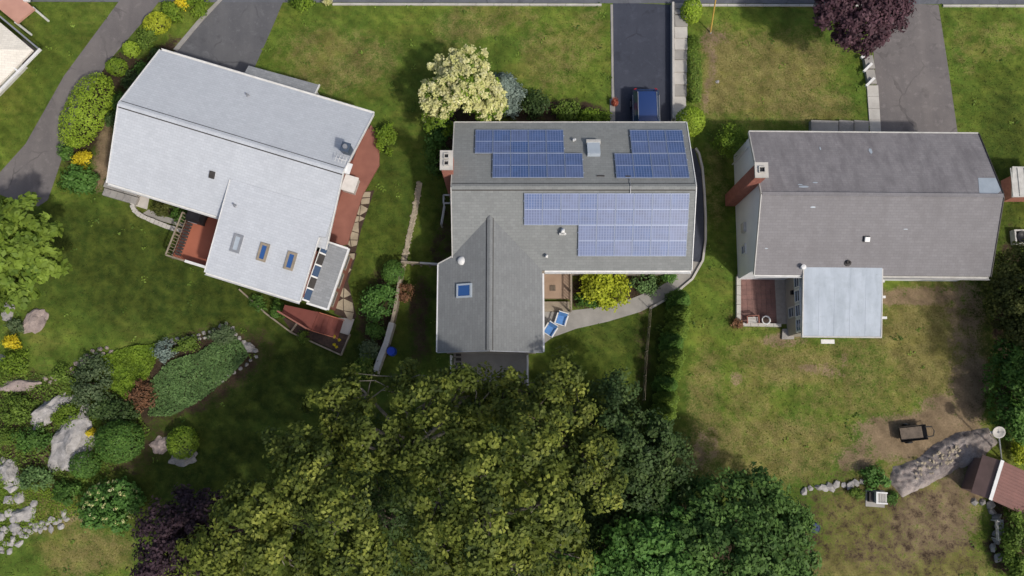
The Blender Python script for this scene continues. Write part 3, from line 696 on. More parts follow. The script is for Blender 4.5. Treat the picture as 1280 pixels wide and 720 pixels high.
# pale concrete pad, flagstones along the east deck, planting bed
def paving(name, poly_px, m, size, z, th, parent_label=None, jitter=.28, gap=.035):
    """irregular slabs filling an outline, each slab one object, under a bed sheet"""
    w = [(p.x, p.y) for p in ppoly(poly_px)]
    HARD.append(w)
    base = structure(name, MB().prism(w, z-.02, z-.002), M['soil'])
    xs_ = [a for a, b in w]; ys2 = [b for a, b in w]; x0, y0 = min(xs_), min(ys2)
    nx_, ny_ = int((max(xs_)-x0)/size)+2, int((max(ys2)-y0)/size)+2
    g = {(i, j): (x0+(i-.3+random.uniform(-jitter, jitter))*size, y0+(j-.3+random.uniform(-jitter, jitter))*size) for i in range(-1, nx_+2) for j in range(-1, ny_+2)}
    for i in range(-1, nx_+1):
        for j in range(-1, ny_+1):
            q = [g[i,j], g[i+1,j], g[i+1,j+1], g[i,j+1]]
            cx, cy = sum(a for a, b in q)/4, sum(b for a, b in q)/4
            ok = in_poly(np.array([cx]+[a for a,b in q]), np.array([cy]+[b for a,b in q]), w)
            if not ok[0]: continue
            q2 = []
            for (a, b), inside in zip(q, ok[1:]):
                if not inside:
                    lo, hi = 0.0, 1.0
                    for _ in range(12):
                        mid = (lo+hi)/2
                        if in_poly(np.array([cx+(a-cx)*mid]), np.array([cy+(b-cy)*mid]), w)[0]: lo = mid
                        else: hi = mid
                    a, b = cx+(a-cx)*lo, cy+(b-cy)*lo
                d = math.hypot(a-cx, b-cy); kk = max(0, 1-gap/max(d, .01)); q2.append((cx+(a-cx)*kk, cy+(b-cy)*kk))
            MB().prism(q2, z, z+th*random.uniform(.7, 1.3)).build('slab', m, base, local=False)
    return base
paving('patio_paving', [(453,240),(468,238),(452,285),(444,318),(432,312),(434,300)], M['flag'], .55, .03, .03)
paving('patio_paving', [(436,314),(446,317),(435,352),(446,396),(440,402),(418,392),(420,372)], M['flag'], .8, .03, .04, jitter=.18)
tag(MB().prism(pl(h1,[(423,397),(443,399),(436,419),(419,414)],.05), 0, .07).build('landing_pad', M['concrete_light'], None), 'square pale concrete pad at the foot of the red stairs', 'slab')
x_ = bpy.data.objects['landing_pad']; x_.location = h1.location; x_.rotation_euler = h1.rotation_euler
bed = thing('planting_bed', 'mulched planting bed edged with boards below the red stairs', 'planting bed', P(395, 420))
MB().prism([(p.x,p.y) for p in ppoly([(352,395),(388,414),(419,415),(436,419),(427,442),(365,414)])], .0, .14).build('soil', M['soil'], bed, local=False)
edge = [(300,362),(333,392),(365,416),(427,444),(438,418)]
for a, b in zip(edge[:-1], edge[1:]):
    MB().bar(P(*a)+Vector((0,0,.1)), P(*b)+Vector((0,0,.1)), .09, .22).build('edging_board', M['wood'], bed, local=False)
MB().bar(P(374,402)+Vector((0,0,.17)), P(364,416)+Vector((0,0,.17)), .1, .1).build('edging_board', M['wood'], bed, local=False)
# low block wall, pale steps and white stone edging on the west
bw = thing('block_wall', 'low grey block retaining wall along the white roofed house', 'wall', P(150, 245), A1)
A_, B_ = lp(bw, 131,243), lp(bw, 173,255)
d_ = (B_-A_); nb = 5
for r_ in range(2):
    for i in range(nb):
        a, b = A_+d_*(i/nb)+d_*.004, A_+d_*((i+1)/nb)-d_*.004
        q_ = Vector((-d_.y, d_.x, 0)).normalized()
        MB().bar(a+q_*(.12+.5*r_)+Vector((0,0,.15+.1*r_)), b+q_*(.12+.5*r_)+Vector((0,0,.15+.1*r_)), .46, .3+.2*r_).build('block', M['concrete'] if (i+r_) % 3 else M['stone'], bw)
sheet('path', [(172,236),(188,241),(184,262),(168,257)], M['concrete_light'], .03, .03)
ek = thing('stone_edging', 'curved edging of white stones around the bed by the grill', 'stone edging', P(170, 255))
ep = [(169,250),(167,257),(169,263),(174,268),(181,272),(190,276),(200,280),(210,284),(220,287),(231,290)]
for a, b in zip(ep[:-1], ep[1:]):
    A_, B_ = P(*a), P(*b)
    for k in (0, .5): MB().bar(A_.lerp(B_, k+.02)+Vector((0,0,.12)), A_.lerp(B_, k+.47)+Vector((0,0,.12)), .27+random.uniform(-.03,.03), .24+random.uniform(0,.03)).build('stone', M['concrete_light'], ek, local=False)
sheet('path', [(186,262),(200,268),(232,279),(230,284),(200,276),(178,267)], M['concrete'], .02)

# ------------------------------------------------------------------ HOUSE 2: grey roof with the solar arrays
h2 = thing('house', 'house with a grey roof carrying solar arrays and a south wing', 'house', (-3.47, 8.24, 0))
E2, R2, L2, W2 = 3.6, 5.5, 14.03, 9.1
ym2, south2, north2 = gable(h2, 0, L2, 0, W2, E2, R2, M['r2'], M['r2'], M['beige_wall'])
S2 = (R2-E2)/(W2/2)
rakes(h2, L2+.03, 0, ym2, W2, E2, R2, M['white']); rakes(h2, -.03, 0, ym2, W2, E2, R2, M['offwhite'])
ridge_cap(h2, 0, L2, ym2, R2, M['r2'], .34)
gutter(h2, (5.4,-.09,E2-.1), (L2,-.09,E2-.1), M['white'], .16); MB().bar((0,W2+.04,E2-.08),(L2,W2+.04,E2-.08), .06, .16).build('fascia', M['offwhite'], h2)
# wing (ridge north-south)
wx0, wx1, wys = -.86, 5.25, -4.8; wxm = (wx0+wx1)/2; rw = 4.85
yv = (rw-E2)/S2                            # where the wing ridge meets the south slope
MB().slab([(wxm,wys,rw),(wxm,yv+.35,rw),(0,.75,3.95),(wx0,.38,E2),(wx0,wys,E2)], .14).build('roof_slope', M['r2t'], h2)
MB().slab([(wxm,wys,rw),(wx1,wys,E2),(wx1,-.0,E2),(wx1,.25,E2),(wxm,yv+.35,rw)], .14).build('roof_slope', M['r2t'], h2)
c = MB(); g = MB()
for s in (-1, 1):
    k = (rw-E2)/(wxm-wx0)
    g.slab([(wxm,wys,rw+.07),(wxm,yv,rw+.07),(wxm+s*.16,yv-.1,rw+.07-k*.16),(wxm+s*.16,wys,rw+.07-k*.16)], .035)
    c.slab([(wxm,wys+.02,rw+.03),(wxm,yv-.05,rw+.03),(wxm+s*.21,yv-.12,rw+.035-k*.21),(wxm+s*.21,wys+.02,rw+.035-k*.21)], .06)
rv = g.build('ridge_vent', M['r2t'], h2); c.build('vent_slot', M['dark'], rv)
w_ = MB(); prof = [(wx0+.3,0),(wx1-.3,0),(wx1-.3,E2-.03),(wxm,rw-.17),(wx0+.3,E2-.03)]
w_.add([(p,wys+.15,z) for p,z in prof]+[(p,.6,z) for p,z in prof], [(0,1,2,3,4),(9,8,7,6,5)]+[(i,5+i,5+(i+1)%5,(i+1)%5) for i in range(5)])
w_.build('wall', M['beige_wall'], h2)
MB().bar((wx0-.04,wys,E2-.07),(wx0-.04,.36,E2-.07), .07, .17).build('gutter', M['white'], h2)
MB().bar((wx0-.02,.40,E2-.05),(-.04,.78,3.88), .06, .16).build('rake_board', M['offwhite'], h2)
MB().bar((wx1+.06,wys,E2-.07),(wx1+.06,-.18,E2-.07), .1, .16).build('gutter', M['white'], h2)
f = MB(); f.bar((wx0,wys-.03,E2-.08),(wxm,wys-.03,rw-.08), .05, .18); f.bar((wxm,wys-.03,rw-.08),(wx1,wys-.03,E2-.08), .05, .18); f.build('rake_board', M['grey_metal'], h2)
kw = (rw-E2)/(wxm-wx0)
sk = on_roof(h2, 0, 0, 0, 0, .95, .82, .12, 'skylight', M['flash'], M['blueglass'], .1)
p_ = lp(h2, 581, 364, 4.1); sk.location = (p_.x, p_.y, E2+(p_.x-wx0)*kw+.02); sk.rotation_euler = (0, -math.atan(kw), 0)
# roof furniture
def r2z(y): return roof_z(y, 0, W2, E2, R2)
def at2(px, py, h): 
    p = lp(h2, px, py, h); return p.x, p.y
x, y = at2(577, 325, 4.4); MB().lathe([(.16,-.3),(.16,.3),(.27,.32),(.25,.42),(.1,.48),(.01,.5)], (x, y, min(r2z(y), E2+(x-wx0)*kw)), 14).build('round_vent', M['white'], h2, smooth=True)
x, y = at2(703, 290, 4.4); z = r2z(y); v_ = MB().tube([(x,y,z-.1),(x,y+.02,z+.28),(x,y-.14,z+.36)], [.13,.13,.13], 10).build('vent_hood', M['white'], h2, smooth=True)
MB().box(x-.2,x+.2,y-.2,y-.12,z-.12,z+.2).build('hood_lip', M['white'], v_)
x, y = at2(683, 321, 3.9); z = r2z(y); MB().tube([(x,y,z-.1),(x,y+.02,z+.25),(x,y-.1,z+.32)], .09, 10).build('vent_hood', M['white'], h2, smooth=True)
x, y = at2(742, 187, 4.6); hb = on_roof(h2, x, y, r2z(y), -S2, .75, .95, .28, 'roof_hatch', M['flash']); MB().box(-.42,.42,.38,.56,.05,.34).build('hatch_flange', M['offwhite'], hb)
x, y = at2(717, 175, 4.3); z = r2z(y); MB().tube([(x,y,z-.05),(x,y,z+.2),(x+.12,y,z+.25)], .07, 8).build('vent_elbow', M['white'], h2)
x, y = at2(748, 220, 5.2); z = r2z(y); MB().tube([(x-.1,y,z+.03),(x+.35,y,z+.03)], .04, 6).build('conduit', M['dark'], h2)
cz = MB(); x, y = at2(787, 222, 5.3); z = r2z(y)
cz.tube([(x,y-.0,z+.06),(x,ym2-.0,R2+.13),(x,ym2-.6,r2z(ym2-.6)+.06)], .022, 6); cz.build('conduit', M['grey_metal'], h2)
MB().box(x-.25,x+.05,y-.04,y+.1,z,z+.12).build('junction_box', M['dark'], h2)
x, y = at2(867, 293, 2.4); MB().lathe([(.02,-.12),(.2,-.05),(.27,.03),(.24,.03),(.16,-.02)], (L2+.25, y, 2.4), 16).build('wall_dish', M['white'], h2, smooth=True)
MB().bar((L2-.12,y,2.35),(L2+.25,y,2.35), .05, .05).build('dish_arm', M['grey_metal'], h2)
cc_ = lp(h2, 558.5, 200, 6.3)
chimney(h2, (cc_.x-.02, cc_.y), .6, 1.0, 0, 6.2, M['brick'], M['concrete_light'], [(0,.22,.13),(0,-.2,.13)])
for x in (7.2, 9.6, 12): window(h2, (x, .3, 1.7), 1.3, 1.2, (0,-1,0), M['white'], M['glass'])
for y in (2.5, 6.5): window(h2, (L2-.11, y, 1.8), 1.1, 1.2, (1,0,0), M['white'], M['glass'])
gd = MB(); gd.box(9.6,12.6,W2-.29,W2-.26,0,2.3); gd.build('garage_door', M['white'], h2)
# recessed deck in the angle of the wing
dk = MB().prism(pl(h2, [(676,336),(714,338),(714,373),(676,373)], .45), .1, .5).build('porch_deck', M['tan'], h2)
st_ = MB().prism(pl(h2, [(676,377),(712,377),(712,389),(676,389)], .25), .02, .27).build('porch_step', M['wood'], h2)
x, y = at2(691, 360, .55); MB().box(x-.17,x+.17,y-.17,y+.17,.5,.56).build('door_mat', M['bark'], dk)
railing('r', [(*pl(h2,[(713,340)],.5)[0],.5),(*pl(h2,[(713,389)],.5)[0],.5)], .85, M['wood'], dk, .18)
# south patio deck with white railings
sp_ = MB().prism(pl(h2, [(567,432),(661,432),(661,482),(567,482)], .3), .02, .3).build('patio_deck', M['concrete'], h2)
for px in (565, 659): railing('r', [(*pl(h2,[(px,446)],.3)[0],.3),(*pl(h2,[(px,478)],.3)[0],.3)], 1.0, M['white'], sp_, .16)
for i in range(3):
    x, y = at2(573, 443+i*6, .5); MB().box(x-.16,x+.16,y-.09,y+.09,.3,.36).build('step_block', M['dark'], sp_)

# solar arrays: things bolted on the slopes; each panel a part, its two cell fields sub-parts
PWx = 14.03/302.5*22.75
PM_frame = MB(); PWd, PLg = PWx, 1.83
fw = .028
for (a,b,c_,d) in ((0,PWd,0,fw),(0,PWd,PLg-fw,PLg),(0,fw,fw,PLg-fw),(PWd-fw,PWd,fw,PLg-fw),(fw,PWd-fw,PLg/2-.018,PLg/2+.018)): PM_frame.box(a+.006,b-.006,c_,d,0,.045)
PM_frame = PM_frame.mesh('solar_panel', M['frame'])
PM_cell = MB().box(0,PWd-2*fw,0,PLg/2-.018-fw,.012,.036).mesh('cell_field', M['cells'])
def array(label, rows, south, group='solar arrays on the grey roof'):
    """rows: list of (px of left edge, panel count, py of the row's lower/upper edge on the slope, level)"""
    x0, y0 = at2(rows[0][0], rows[0][2], rows[0][3]); a = math.atan(S2)*(1 if south else -1)
    z0 = r2z(y0)
    o = thing('solar_array', label, 'solar array', wmat(h2) @ Vector((x0, y0, z0)), 0, group)
    for (px, n, py, lv) in rows:
        x, y = at2(px, py, lv); z = r2z(y)
        for i in range(n):
            p = inst('solar_panel', PM_frame, (x-x0+i*PWd, y-y0, z-z0+.09), (a,0,0), parent=o)
            inst('cell_field', PM_cell, (fw,fw,0), parent=p); inst('cell_field', PM_cell, (fw,PLg/2+.018,0), parent=p)
        r = MB()
        for k in (.4, 1.4): r.bar((x-x0-.05, y-y0+k*math.cos(a), z-z0+k*math.sin(a)+.06), (x-x0+n*PWd+.05, y-y0+k*math.cos(a), z-z0+k*math.sin(a)+.06), .05, .05)
        r.build('mounting_rail', M['frame'], o)
    return o
array('dark blue solar array on the street slope beside the cream blossom tree', [(593.5,5,192.5,4.55),(615.5,5,223.5,5.2)], False)
array('dark blue solar array above the parked car at the roof edge', [(789.5,3,192.8,4.55),(770,4,223.8,5.2)], False)
array('large pale lavender solar array on the garden slope', [(655,9,282,4.55),(722,6,320.5,3.9)], True)

# ------------------------------------------------------------------ HOUSE 3: weathered grey roof with the flat extension
h3 = thing('house', 'house with a weathered grey roof and a flat pale blue extension', 'house', (14.28, 8.0, 0), R(-.5))
E3, R3, L3, W3 = 3.6, 5.5, 13.86, 8.75
ym3, _, _ = gable(h3, 0, L3, 0, W3, E3, R3, M['r3s'], M['r3'], M['grey_wall'], .3, .14, .03)
S3 = (R3-E3)/(W3/2)
rakes(h3, -.03, 0, ym3, W3, E3, R3, M['offwhite']); rakes(h3, L3+.03, 0, ym3, W3, E3, R3, M['dark'])
MB().bar((.02,ym3,R3+.015),(L3-.02,ym3,R3+.015), .22, .05).build('ridge_cap', M['r3s'], h3)
gutter(h3, (0,-.09,E3-.1), (3.0,-.09,E3-.1), M['white']); gutter(h3, (7.4,-.09,E3-.12), (L3,-.09,E3-.12), M['offwhite'], .2); MB().bar((0,W3+.05,E3-.07),(L3,W3+.05,E3-.07), .08, .16).build('fascia', M['offwhite'], h3)
def r3z(y): return roof_z(y, 0, W3, E3, R3)
def at3(px, py, h): 
    p = lp(h3, px, py, h); return p.x, p.y
x, y = at3(1237, 232, 5.3); z = r3z(y)
pt = [at3(1224,221,5.1), at3(1246,221,5.1), (L3+.0, ym3-.02), at3(1225,241,5.5)]
pt = [(min(a, L3-.01), min(b, ym3+1.2)) for a, b in pt]
MB().slab([(a, b, r3z(b)+.012) for a, b in pt], .02).build('patch', M['flash'], h3)
for (px, py, w_, l_) in ((1140,200,0,0),): pass
x, y = at3(1084,298,4.6); z = r3z(y); b_ = on_roof(h3, x, y, z, S3, .36, .36, .06, 'vent_base', M['dark']); MB().box(-.14,.14,-.14,.14,.06,.2).build('roof_vent', M['white'], b_)
x, y = at3(1060,328,3.95); pipe(h3, x, y, r3z(y), .12, .16, M['dark'])
x, y = at3(1002,335,3.75); MB().lathe([(.12,-.1),(.12,.3),(.15,.3),(.15,.36),(.02,.4)], (x,y,r3z(y)), 10).build('roof_vent', M['white'], h3)
for (px, py, sx, sy) in ((1000,231,.35,.08),(1004,234,.6,.14),(1019,228,.3,.1),(1013,261,.3,.12),(1007,248,.25,.07),(1098,182,.22,.42),(1133,286,.25,.06),(962,308,.2,.07),(1034,178,.1,.25)):
    x, y = at3(px, py, 5.2 if py < 245 else 4.8); z = r3z(y); sl = -S3 if y > ym3 else S3
    s_ = MB(); n_ = 7; s_.prism([(sx/2*math.cos(i*6.283/n_)*random.uniform(.7,1.2), sy/2*math.sin(i*6.283/n_)*random.uniform(.7,1.2)) for i in range(n_)], 0, .012)
    s_ = s_.build('bare_shingle', M['flash'], h3); s_.location = (x,y,z+.004); s_.rotation_euler = (math.atan(sl), 0, 0)
# west gable: chimney, window, meter box, downspout
cc_ = lp(h3, 948.5, 213, 6.5)
chimney(h3, (.02-.32, cc_.y), .62, .75, 0, 6.5, M['brick_dk'], M['concrete_light'], [(0,0,.16)])
bb = MB().box(-.14,.02,2.9,3.5,1.6,2.2); bb.build('meter_box', M['offwhite'], h3)
window(h3, (.0, 1.9, 1.6), .55, .7, (-1,0,0), M['white'], M['glass'])
MB().tube([(-.06,W3-.9,0),(-.06,W3-.9,3.4)], .045, 8).build('downspout', M['white'], h3)
for x in (9, 11.5): window(h3, (x, .27, 1.9), 1.2, 1.1, (0,-1,0), M['white'], M['glass'])
# extension with the flat roof, white-framed glazing and a small window on its west face
ax0, ax1 = 2.87, 7.45; ay0 = -3.55
ext = MB().slab([(ax0,ay0,3.05),(ax1,ay0,3.05),(ax1,.62,3.82),(ax0,.62,3.82)], .14).build('extension_roof', M['blueroof'], h3)
MB().bar((ax0-.03,ay0,3.0),(ax0-.03,.4,3.68), .06, .18).build('fascia', M['offwhite'], ext); MB().bar((ax1+.03,ay0,3.0),(ax1+.03,.4,3.68), .06, .18).build('fascia', M['offwhite'], ext)
MB().bar((ax0-.06,ay0-.04,2.97),(ax1+.06,ay0-.04,2.97), .08, .2).build('fascia', M['offwhite'], ext)
for i in range(1, 5): MB().bar((ax0+i*.916,ay0+.02,3.055),(ax0+i*.916,.5,3.79), .05, .02).build('roof_seam', M['blueroof'], ext)
MB().box(ax0+.12,ax1-.2,ay0+.25,.45,0,2.98).build('extension_wall', M['beige_wall'], h3)
MB().box(ax0+.02,ax0+.2,ay0+.3,.25,1.95,2.95).build('glazing_band', M['white'], h3)
for i in range(4): window(h3, (ax0+.01, -2.85+i*.88, 2.46), .72, .78, (-1,0,0), M['white'], M['glass'])
window(h3, (ax0+.11, -1.9, 1.0), .62, .85, (-1,0,0), M['offwhite'], M['glass'])
MB().box(ax0-.02,ax0+.11,-.85,-.6,1.3,1.55).build('wall_lamp', M['black'], h3)
for y in (-.2, -1.15, -2.4): MB().bar((ax1-.1,y,2.75),(ax1+.55,y,2.75), .14, .12).build('rafter_end', M['white'], h3)
x, y = at3(1028, 421, 1.2); MB().box(x-.4,x+.4,ay0-.35,ay0-.1,1.9,2.0).build('window_awning', M['white'], h3)
window(h3, (x-.1, ay0+.24, 1.4), 1.3, 1.0, (0,-1,0), M['white'], M['glass'])
MB().prism(pl(h3, [(978,411),(994,411),(992,424),(977,424)], .1), 0, .16).build('door_step', M['concrete'], h3)
# front stoop and walk
for i, (a, b, z) in enumerate(((1014,1048,.42),(1049,1067,.3),(1068,1086,.18))):
    MB().prism(pl(h3, [(a,150),(b,151),(b,178),(a,178)], z), 0, z).build('stoop_step', M['concrete'] if i != 1 else M['stone'], h3)
# brick patio with a pale kerb: every paver its own piece
pat = structure('patio_paving', MB().prism([(p.x,p.y) for p in ppoly([(921,343),(988,343),(988,405),(921,405)])], 0, .02), M['mortar'])
HARD.append([(p.x,p.y) for p in ppoly([(921,340),(985,340),(985,406),(921,406)])])
p0, p1 = P(923,404), P(969,345); pm = MB().box(-.145,.145,-.145,.145,.02,.05).mesh('paver', M['paver'])
nx_, ny_ = int((p1.x-p0.x)/.3), int((p1.y-p0.y)/.3)
for i in range(nx_):
    for j in range(ny_): inst('paver', pm, (p0.x+.15+i*.3, p0.y+.15+j*.3, random.uniform(0,.008)), parent=pat)
kb = thing('patio_kerb', 'pale low kerb framing the brick patio by the extension', 'kerb', P(922,404))
for a, b, w2 in (((922,346),(922,405),.26),((927,406),(975,407),.2)):
    A_, B_ = P(*a), P(*b); n = 5
    for i in range(n): MB().bar(A_.lerp(B_, (i+.02)/n)+Vector((0,0,.14)), A_.lerp(B_, (i+.98)/n)+Vector((0,0,.14)), w2, .28).build('kerb_stone', M['concrete_light'], kb, local=False)

# ------------------------------------------------------------------ neighbours at the picture's edges
c0, c1, c2 = P(50,62,2.6), P(0,20,2.6), P(0,108,2.6)
h4 = thing('house', 'corner of a cream roofed house with a lower pink roof', 'house', (c0.x, c0.y, 0))
u = (c1-c0).normalized(); v = (c2-c0); v -= u*v.dot(u); v.normalize()
def q4(a, b, z): p = c0 + u*a + v*b; return (p.x-c0.x, p.y-c0.y, z)
MB().slab([q4(.25,.3,2.72), q4(9,.3,2.72), q4(9,5,4.3), q4(4.9,5,4.3)], .14).build('roof_slope', M['creamroof'], h4)
MB().slab([q4(.25,.3,2.72), q4(4.9,5,4.3), q4(4.9,9,4.3), q4(.25,9.5,2.72)], .14).build('roof_slope', M['creamroof'], h4)
MB().slab([q4(9,5,4.3), q4(9,9,4.3), q4(4.9,9,4.3), q4(4.9,5,4.3)], .14).build('roof_slope', M['creamroof'], h4)
g_ = MB(); g_.bar(q4(0,-.05,2.6), q4(0,9.5,2.6), .14, .14); g_.build('gutter', M['white'], h4)
MB().bar(q4(.1,.02,2.6), q4(9,.02,2.6), .1, .14).build('gutter', M['grey_metal'], h4)
for b in (1.9, 3.6): MB().bar(q4(.0,b,2.65), q4(.5,b,2.74), .1, .06).build('gutter_strap', M['white'], h4)
MB().prism([q4(.1,.15,0)[:2], q4(1.4,.15,0)[:2], q4(.1,1.5,0)[:2]], 2.5, 2.58).build('soffit_corner', M['dark'], h4)
MB().prism([q4(1.75,1.5,0)[:2], q4(9,1.5,0)[:2], q4(9,9,0)[:2], q4(1.75,9,0)[:2]], 0, 2.55).build('wall', M['offwhite'], h4)
pk = [P(a,b,1.9) - Vector((c0.x,c0.y,0)) for a, b in ((43,11),(21,29),(-40,-20),(-20,-45))]
MB().slab(pk, .15).build('porch_roof', M['pinkroof'], h4)
for k in (0, 1): MB().tube([(pk[k].x-.2, pk[k].y+.15, 0), (pk[k].x-.2, pk[k].y+.15, 1.75)], .08, 8).build('porch_post', M['white'], h4)
a_ = P(36,1,1.9)-Vector((c0.x,c0.y,0)); MB().box(a_.x-.25,a_.x+.1,a_.y-.1,a_.y+.15,1.9,2.1).build('porch_vent', M['white'], h4)

n0 = P(1267, 246, 2.3)
sh2 = thing('shed', 'pale roofed shed with a dark red wall at the edge by the dark hedge', 'shed', (n0.x, n0.y, 0))
MB().box(.75,3.2,.3,1.7,0,2.15).build('wall', M['brick'], sh2)
MB().slab([(-.05,0,2.25),(3.4,0,2.4),(3.4,1.85,2.4),(.15,1.95,2.25)], .08).build('roof', M['offwhite'], sh2)
for i in range(8): MB().bar((.0+i*.42,.02,2.275+i*.018),(.0+i*.42,1.84,2.275+i*.018), .04, .05).build('roof_rib', M['offwhite'], sh2)
g0 = P(1272, 298)
gr = thing('planter', 'dark round pot in a pale square tub beside the olive hedge', 'planter', (g0.x, g0.y, 0))
t_ = MB()
for s in (-1, 1): t_.box(s*.42-.05,s*.42+.05,-.47,.47,0,.5); t_.box(-.37,.37,s*.42-.05,s*.42+.05,0,.5)
t_.build('tub', M['offwhite'], gr); MB().lathe([(.22,.05),(.36,.3),(.38,.55),(.34,.57),(.3,.45)], n=16).build('pot', M['black'], gr, smooth=True)

# garden shed with red-brown metal roof, ridge running away to the north-east
r0, r1 = P(1238.5, 622, 1.95), P(1252, 578, 1.95)
sd3 = thing('shed', 'small garden shed with a red brown ribbed metal roof and white ridge', 'shed', (r0.x, r0.y, 0))
uu = (r1-r0).normalized(); Ls = (r1-r0).length; vv = Vector((uu.y, -uu.x, 0))
def q5(a, b, z): p = uu*a + vv*b; return (p.x, p.y, z)
MB().slab([q5(-.1,0,1.9), q5(Ls+.1,0,1.9), q5(Ls+.1,2.4,1.3), q5(-.1,2.4,1.3)], .06).build('roof_slope', M['shedroof'], sd3)
MB().slab([q5(-.1,0,1.9), q5(Ls+.1,0,1.9), q5(Ls+.1,-.85,1.4), q5(-.1,-.85,1.4)], .06).build('roof_slope', M['shedwall'], sd3)
k = int(2.3/.19)
for i in range(13):
    MB().bar(q5(-.1+ i*(Ls+.2)/12, .1, 1.89), q5(-.1+i*(Ls+.2)/12, 2.4, 1.32), .03, .035).build('roof_rib', M['shedroof'], sd3)
MB().bar(q5(-.14,.02,1.94), q5(Ls+.14,.02,1.94), .2, .05).build('ridge_cap', M['white'], sd3)
MB().prism([q5(.1,-.72,0)[:2], q5(Ls-.1,-.72,0)[:2], q5(Ls-.1,2.2,0)[:2], q5(.1,2.2,0)[:2]], 0, 1.22).build('wall', M['shedwall'], sd3)

# ------------------------------------------------------------------ car in the dark drive, nose under the eave
cp = P(805.5, 117); cx0 = P(804.5, 130).x
car = thing('parked_car', 'dark blue car parked nose in under the eave of the solar house', 'car', (cx0, cp.y - 2.2, 0), math.pi)   # local +y = south = nose... see below
def car_body():
    # cross sections along y (rear -2.15 .. nose 2.2): (y, half width, z sill, z belt, half width at belt)
    S = [(-2.18,.70,.42,.72,.68),(-2.1,.80,.32,.95,.76),(-1.6,.86,.24,1.0,.83),(-.4,.88,.22,.98,.85),(.7,.88,.22,.95,.85),(1.25,.87,.24,.88,.82),(1.85,.82,.28,.78,.74),(2.1,.74,.34,.68,.66),(2.2,.6,.42,.6,.55)]
    m = MB(); n = 9
    vs = []
    for (y, hw, z0, z1, hb) in S:
        vs += [(-hw*.9,y,z0),(-hw,y,z0+(z1-z0)*.3),(-hw,y,z0+(z1-z0)*.65),(-hb,y,z1-.03),(-hb*.5,y,z1+.035),(hb*.5,y,z1+.035),(hb,y,z1-.03),(hw,y,z0+(z1-z0)*.65),(hw,y,z0+(z1-z0)*.3),(hw*.9,y,z0)]
    n = 10
    fs = [(i*n+j, (i+1)*n+j, (i+1)*n+(j+1)%n, i*n+(j+1)%n) for i in range(len(S)-1) for j in range(n)]
    fs += [tuple(range(n)), tuple(range((len(S)-1)*n, len(S)*n))[::-1]]
    return m.add(vs, fs)
bd = car_body().build('body', M['carpaint'], car, smooth=True)
cab = [(-2.0,.74,.97),(-1.75,.58,1.42),(-1.3,.6,1.5),(-.2,.61,1.52),(.25,.58,1.46),(1.15,.74,.95)]
G = MB(); vs = []
for (y, hw, z) in cab: vs += [(-hw,y,z),(-hw*.5,y,z+.03),(hw*.5,y,z+.03),(hw,y,z)]
G.add(vs + [(-.83,y,.96) for y, *_ in cab] + [(.83,y,.96) for y, *_ in cab],
      [(i*4+j, i*4+j+1, i*4+j+5, i*4+j+4) for i in range(5) for j in range(3)] + [(24+i, i*4, i*4+4, 25+i) for i in range(5)] + [(30+i, 31+i, i*4+7, i*4+3) for i in range(5)])
G.build('window_glass', M['glass'], car, smooth=False)
rf = MB(); vs = []
for (y, hw, z) in cab[1:5]: vs += [(-hw*1.03,y,z+.012),(-hw*.5,y,z+.05),(hw*.5,y,z+.05),(hw*1.03,y,z+.012)]
rf.add(vs, [(i*4+j, i*4+j+1, i*4+j+5, i*4+j+4) for i in range(3) for j in range(3)]); rf.build('roof', M['carpaint'], car, smooth=True)
for s in (-1, 1):
    MB().bar((s*.6,-1.7,1.5),(s*.61,.1,1.55), .035, .04).build('roof_rail', M['grey_metal'], car)
    MB().bar((s*.86,.5,1.0),(s*1.0,.45,1.05), .16, .12).build('mirror', M['carpaint'], car)
    MB().bar((s*.855,-1.7,.985),(s*.855,.9,.965), .03, .025).build('window_trim', M['grey_metal'], car)
    MB().bar((s*.55,2.12,.6),(s*.74,2.0,.62), .1, .12).build('headlight', M['alloy'], car)
    MB().bar((s*.6,-2.17,.82),(s*.76,-2.1,.84), .06, .2).build('tail_light', M['tail'], car)
    MB().bar((s*.6,-1.72,1.42),(s*.72,-2.0,1.0), .05, .06).build('pillar', M['carpaint'], car)
    MB().bar((s*.6,.25,1.47),(s*.74,1.1,.97), .05, .06).build('pillar', M['carpaint'], car)
    for y in (-1.35, 1.35):
        wq = MB().tube([(s*.7,y,.32),(s*.9,y,.32)], .32, 18).build('wheel', M['rubber'], car)
        MB().tube([(s*.86,y,.32),(s*.912,y,.32)], .2, 12).build('rim', M['alloy'], wq)

# ------------------------------------------------------------------ steps and slabs beside the drives
wk = thing('garden_steps', 'pale concrete steps climbing beside the dark driveway', 'steps', P(848, 150))
ysq = [24, 38, 52, 66, 78, 93, 108, 122, 152]
for i, (a, b) in enumerate(zip(ysq[:-1], ysq[1:])):
    A_, B_ = P(841.5, a), P(857.5, b)
    z = .1 + .05*(len(ysq)-i)
    MB().box(A_.x,B_.x,B_.y+.02,A_.y,0,z).build('slab', M['concrete_light'] if i % 3 else M['concrete'], wk, local=False)
MB().bar(P(839.3, 8)+Vector((0,0,.3)), P(839.8,152)+Vector((0,0,.3)), .14, .64).build('side_wall', M['concrete_light'], wk, local=False)
for i, (a, b) in enumerate(((9,16),(16.5,23))):
    A_, B_ = P(841.5, a), P(852, b); MB().box(A_.x,B_.x,B_.y+.02,A_.y,0,.55).build('slab', M['stone'], wk, local=False)
wk2 = thing('garden_steps', 'pale walk with white step edges beside the grey driveway', 'steps', P(1090, 150))
for i, (a, b) in enumerate(((72,88),(89,106))): 
    MB().prism([(p.x,p.y) for p in ppoly([(1077+i*3,a),(1088+i*3,a),(1091+i*3,b),(1080+i*3,b)])], 0, .35-.1*i).build('slab', M['concrete'], wk2, local=False)
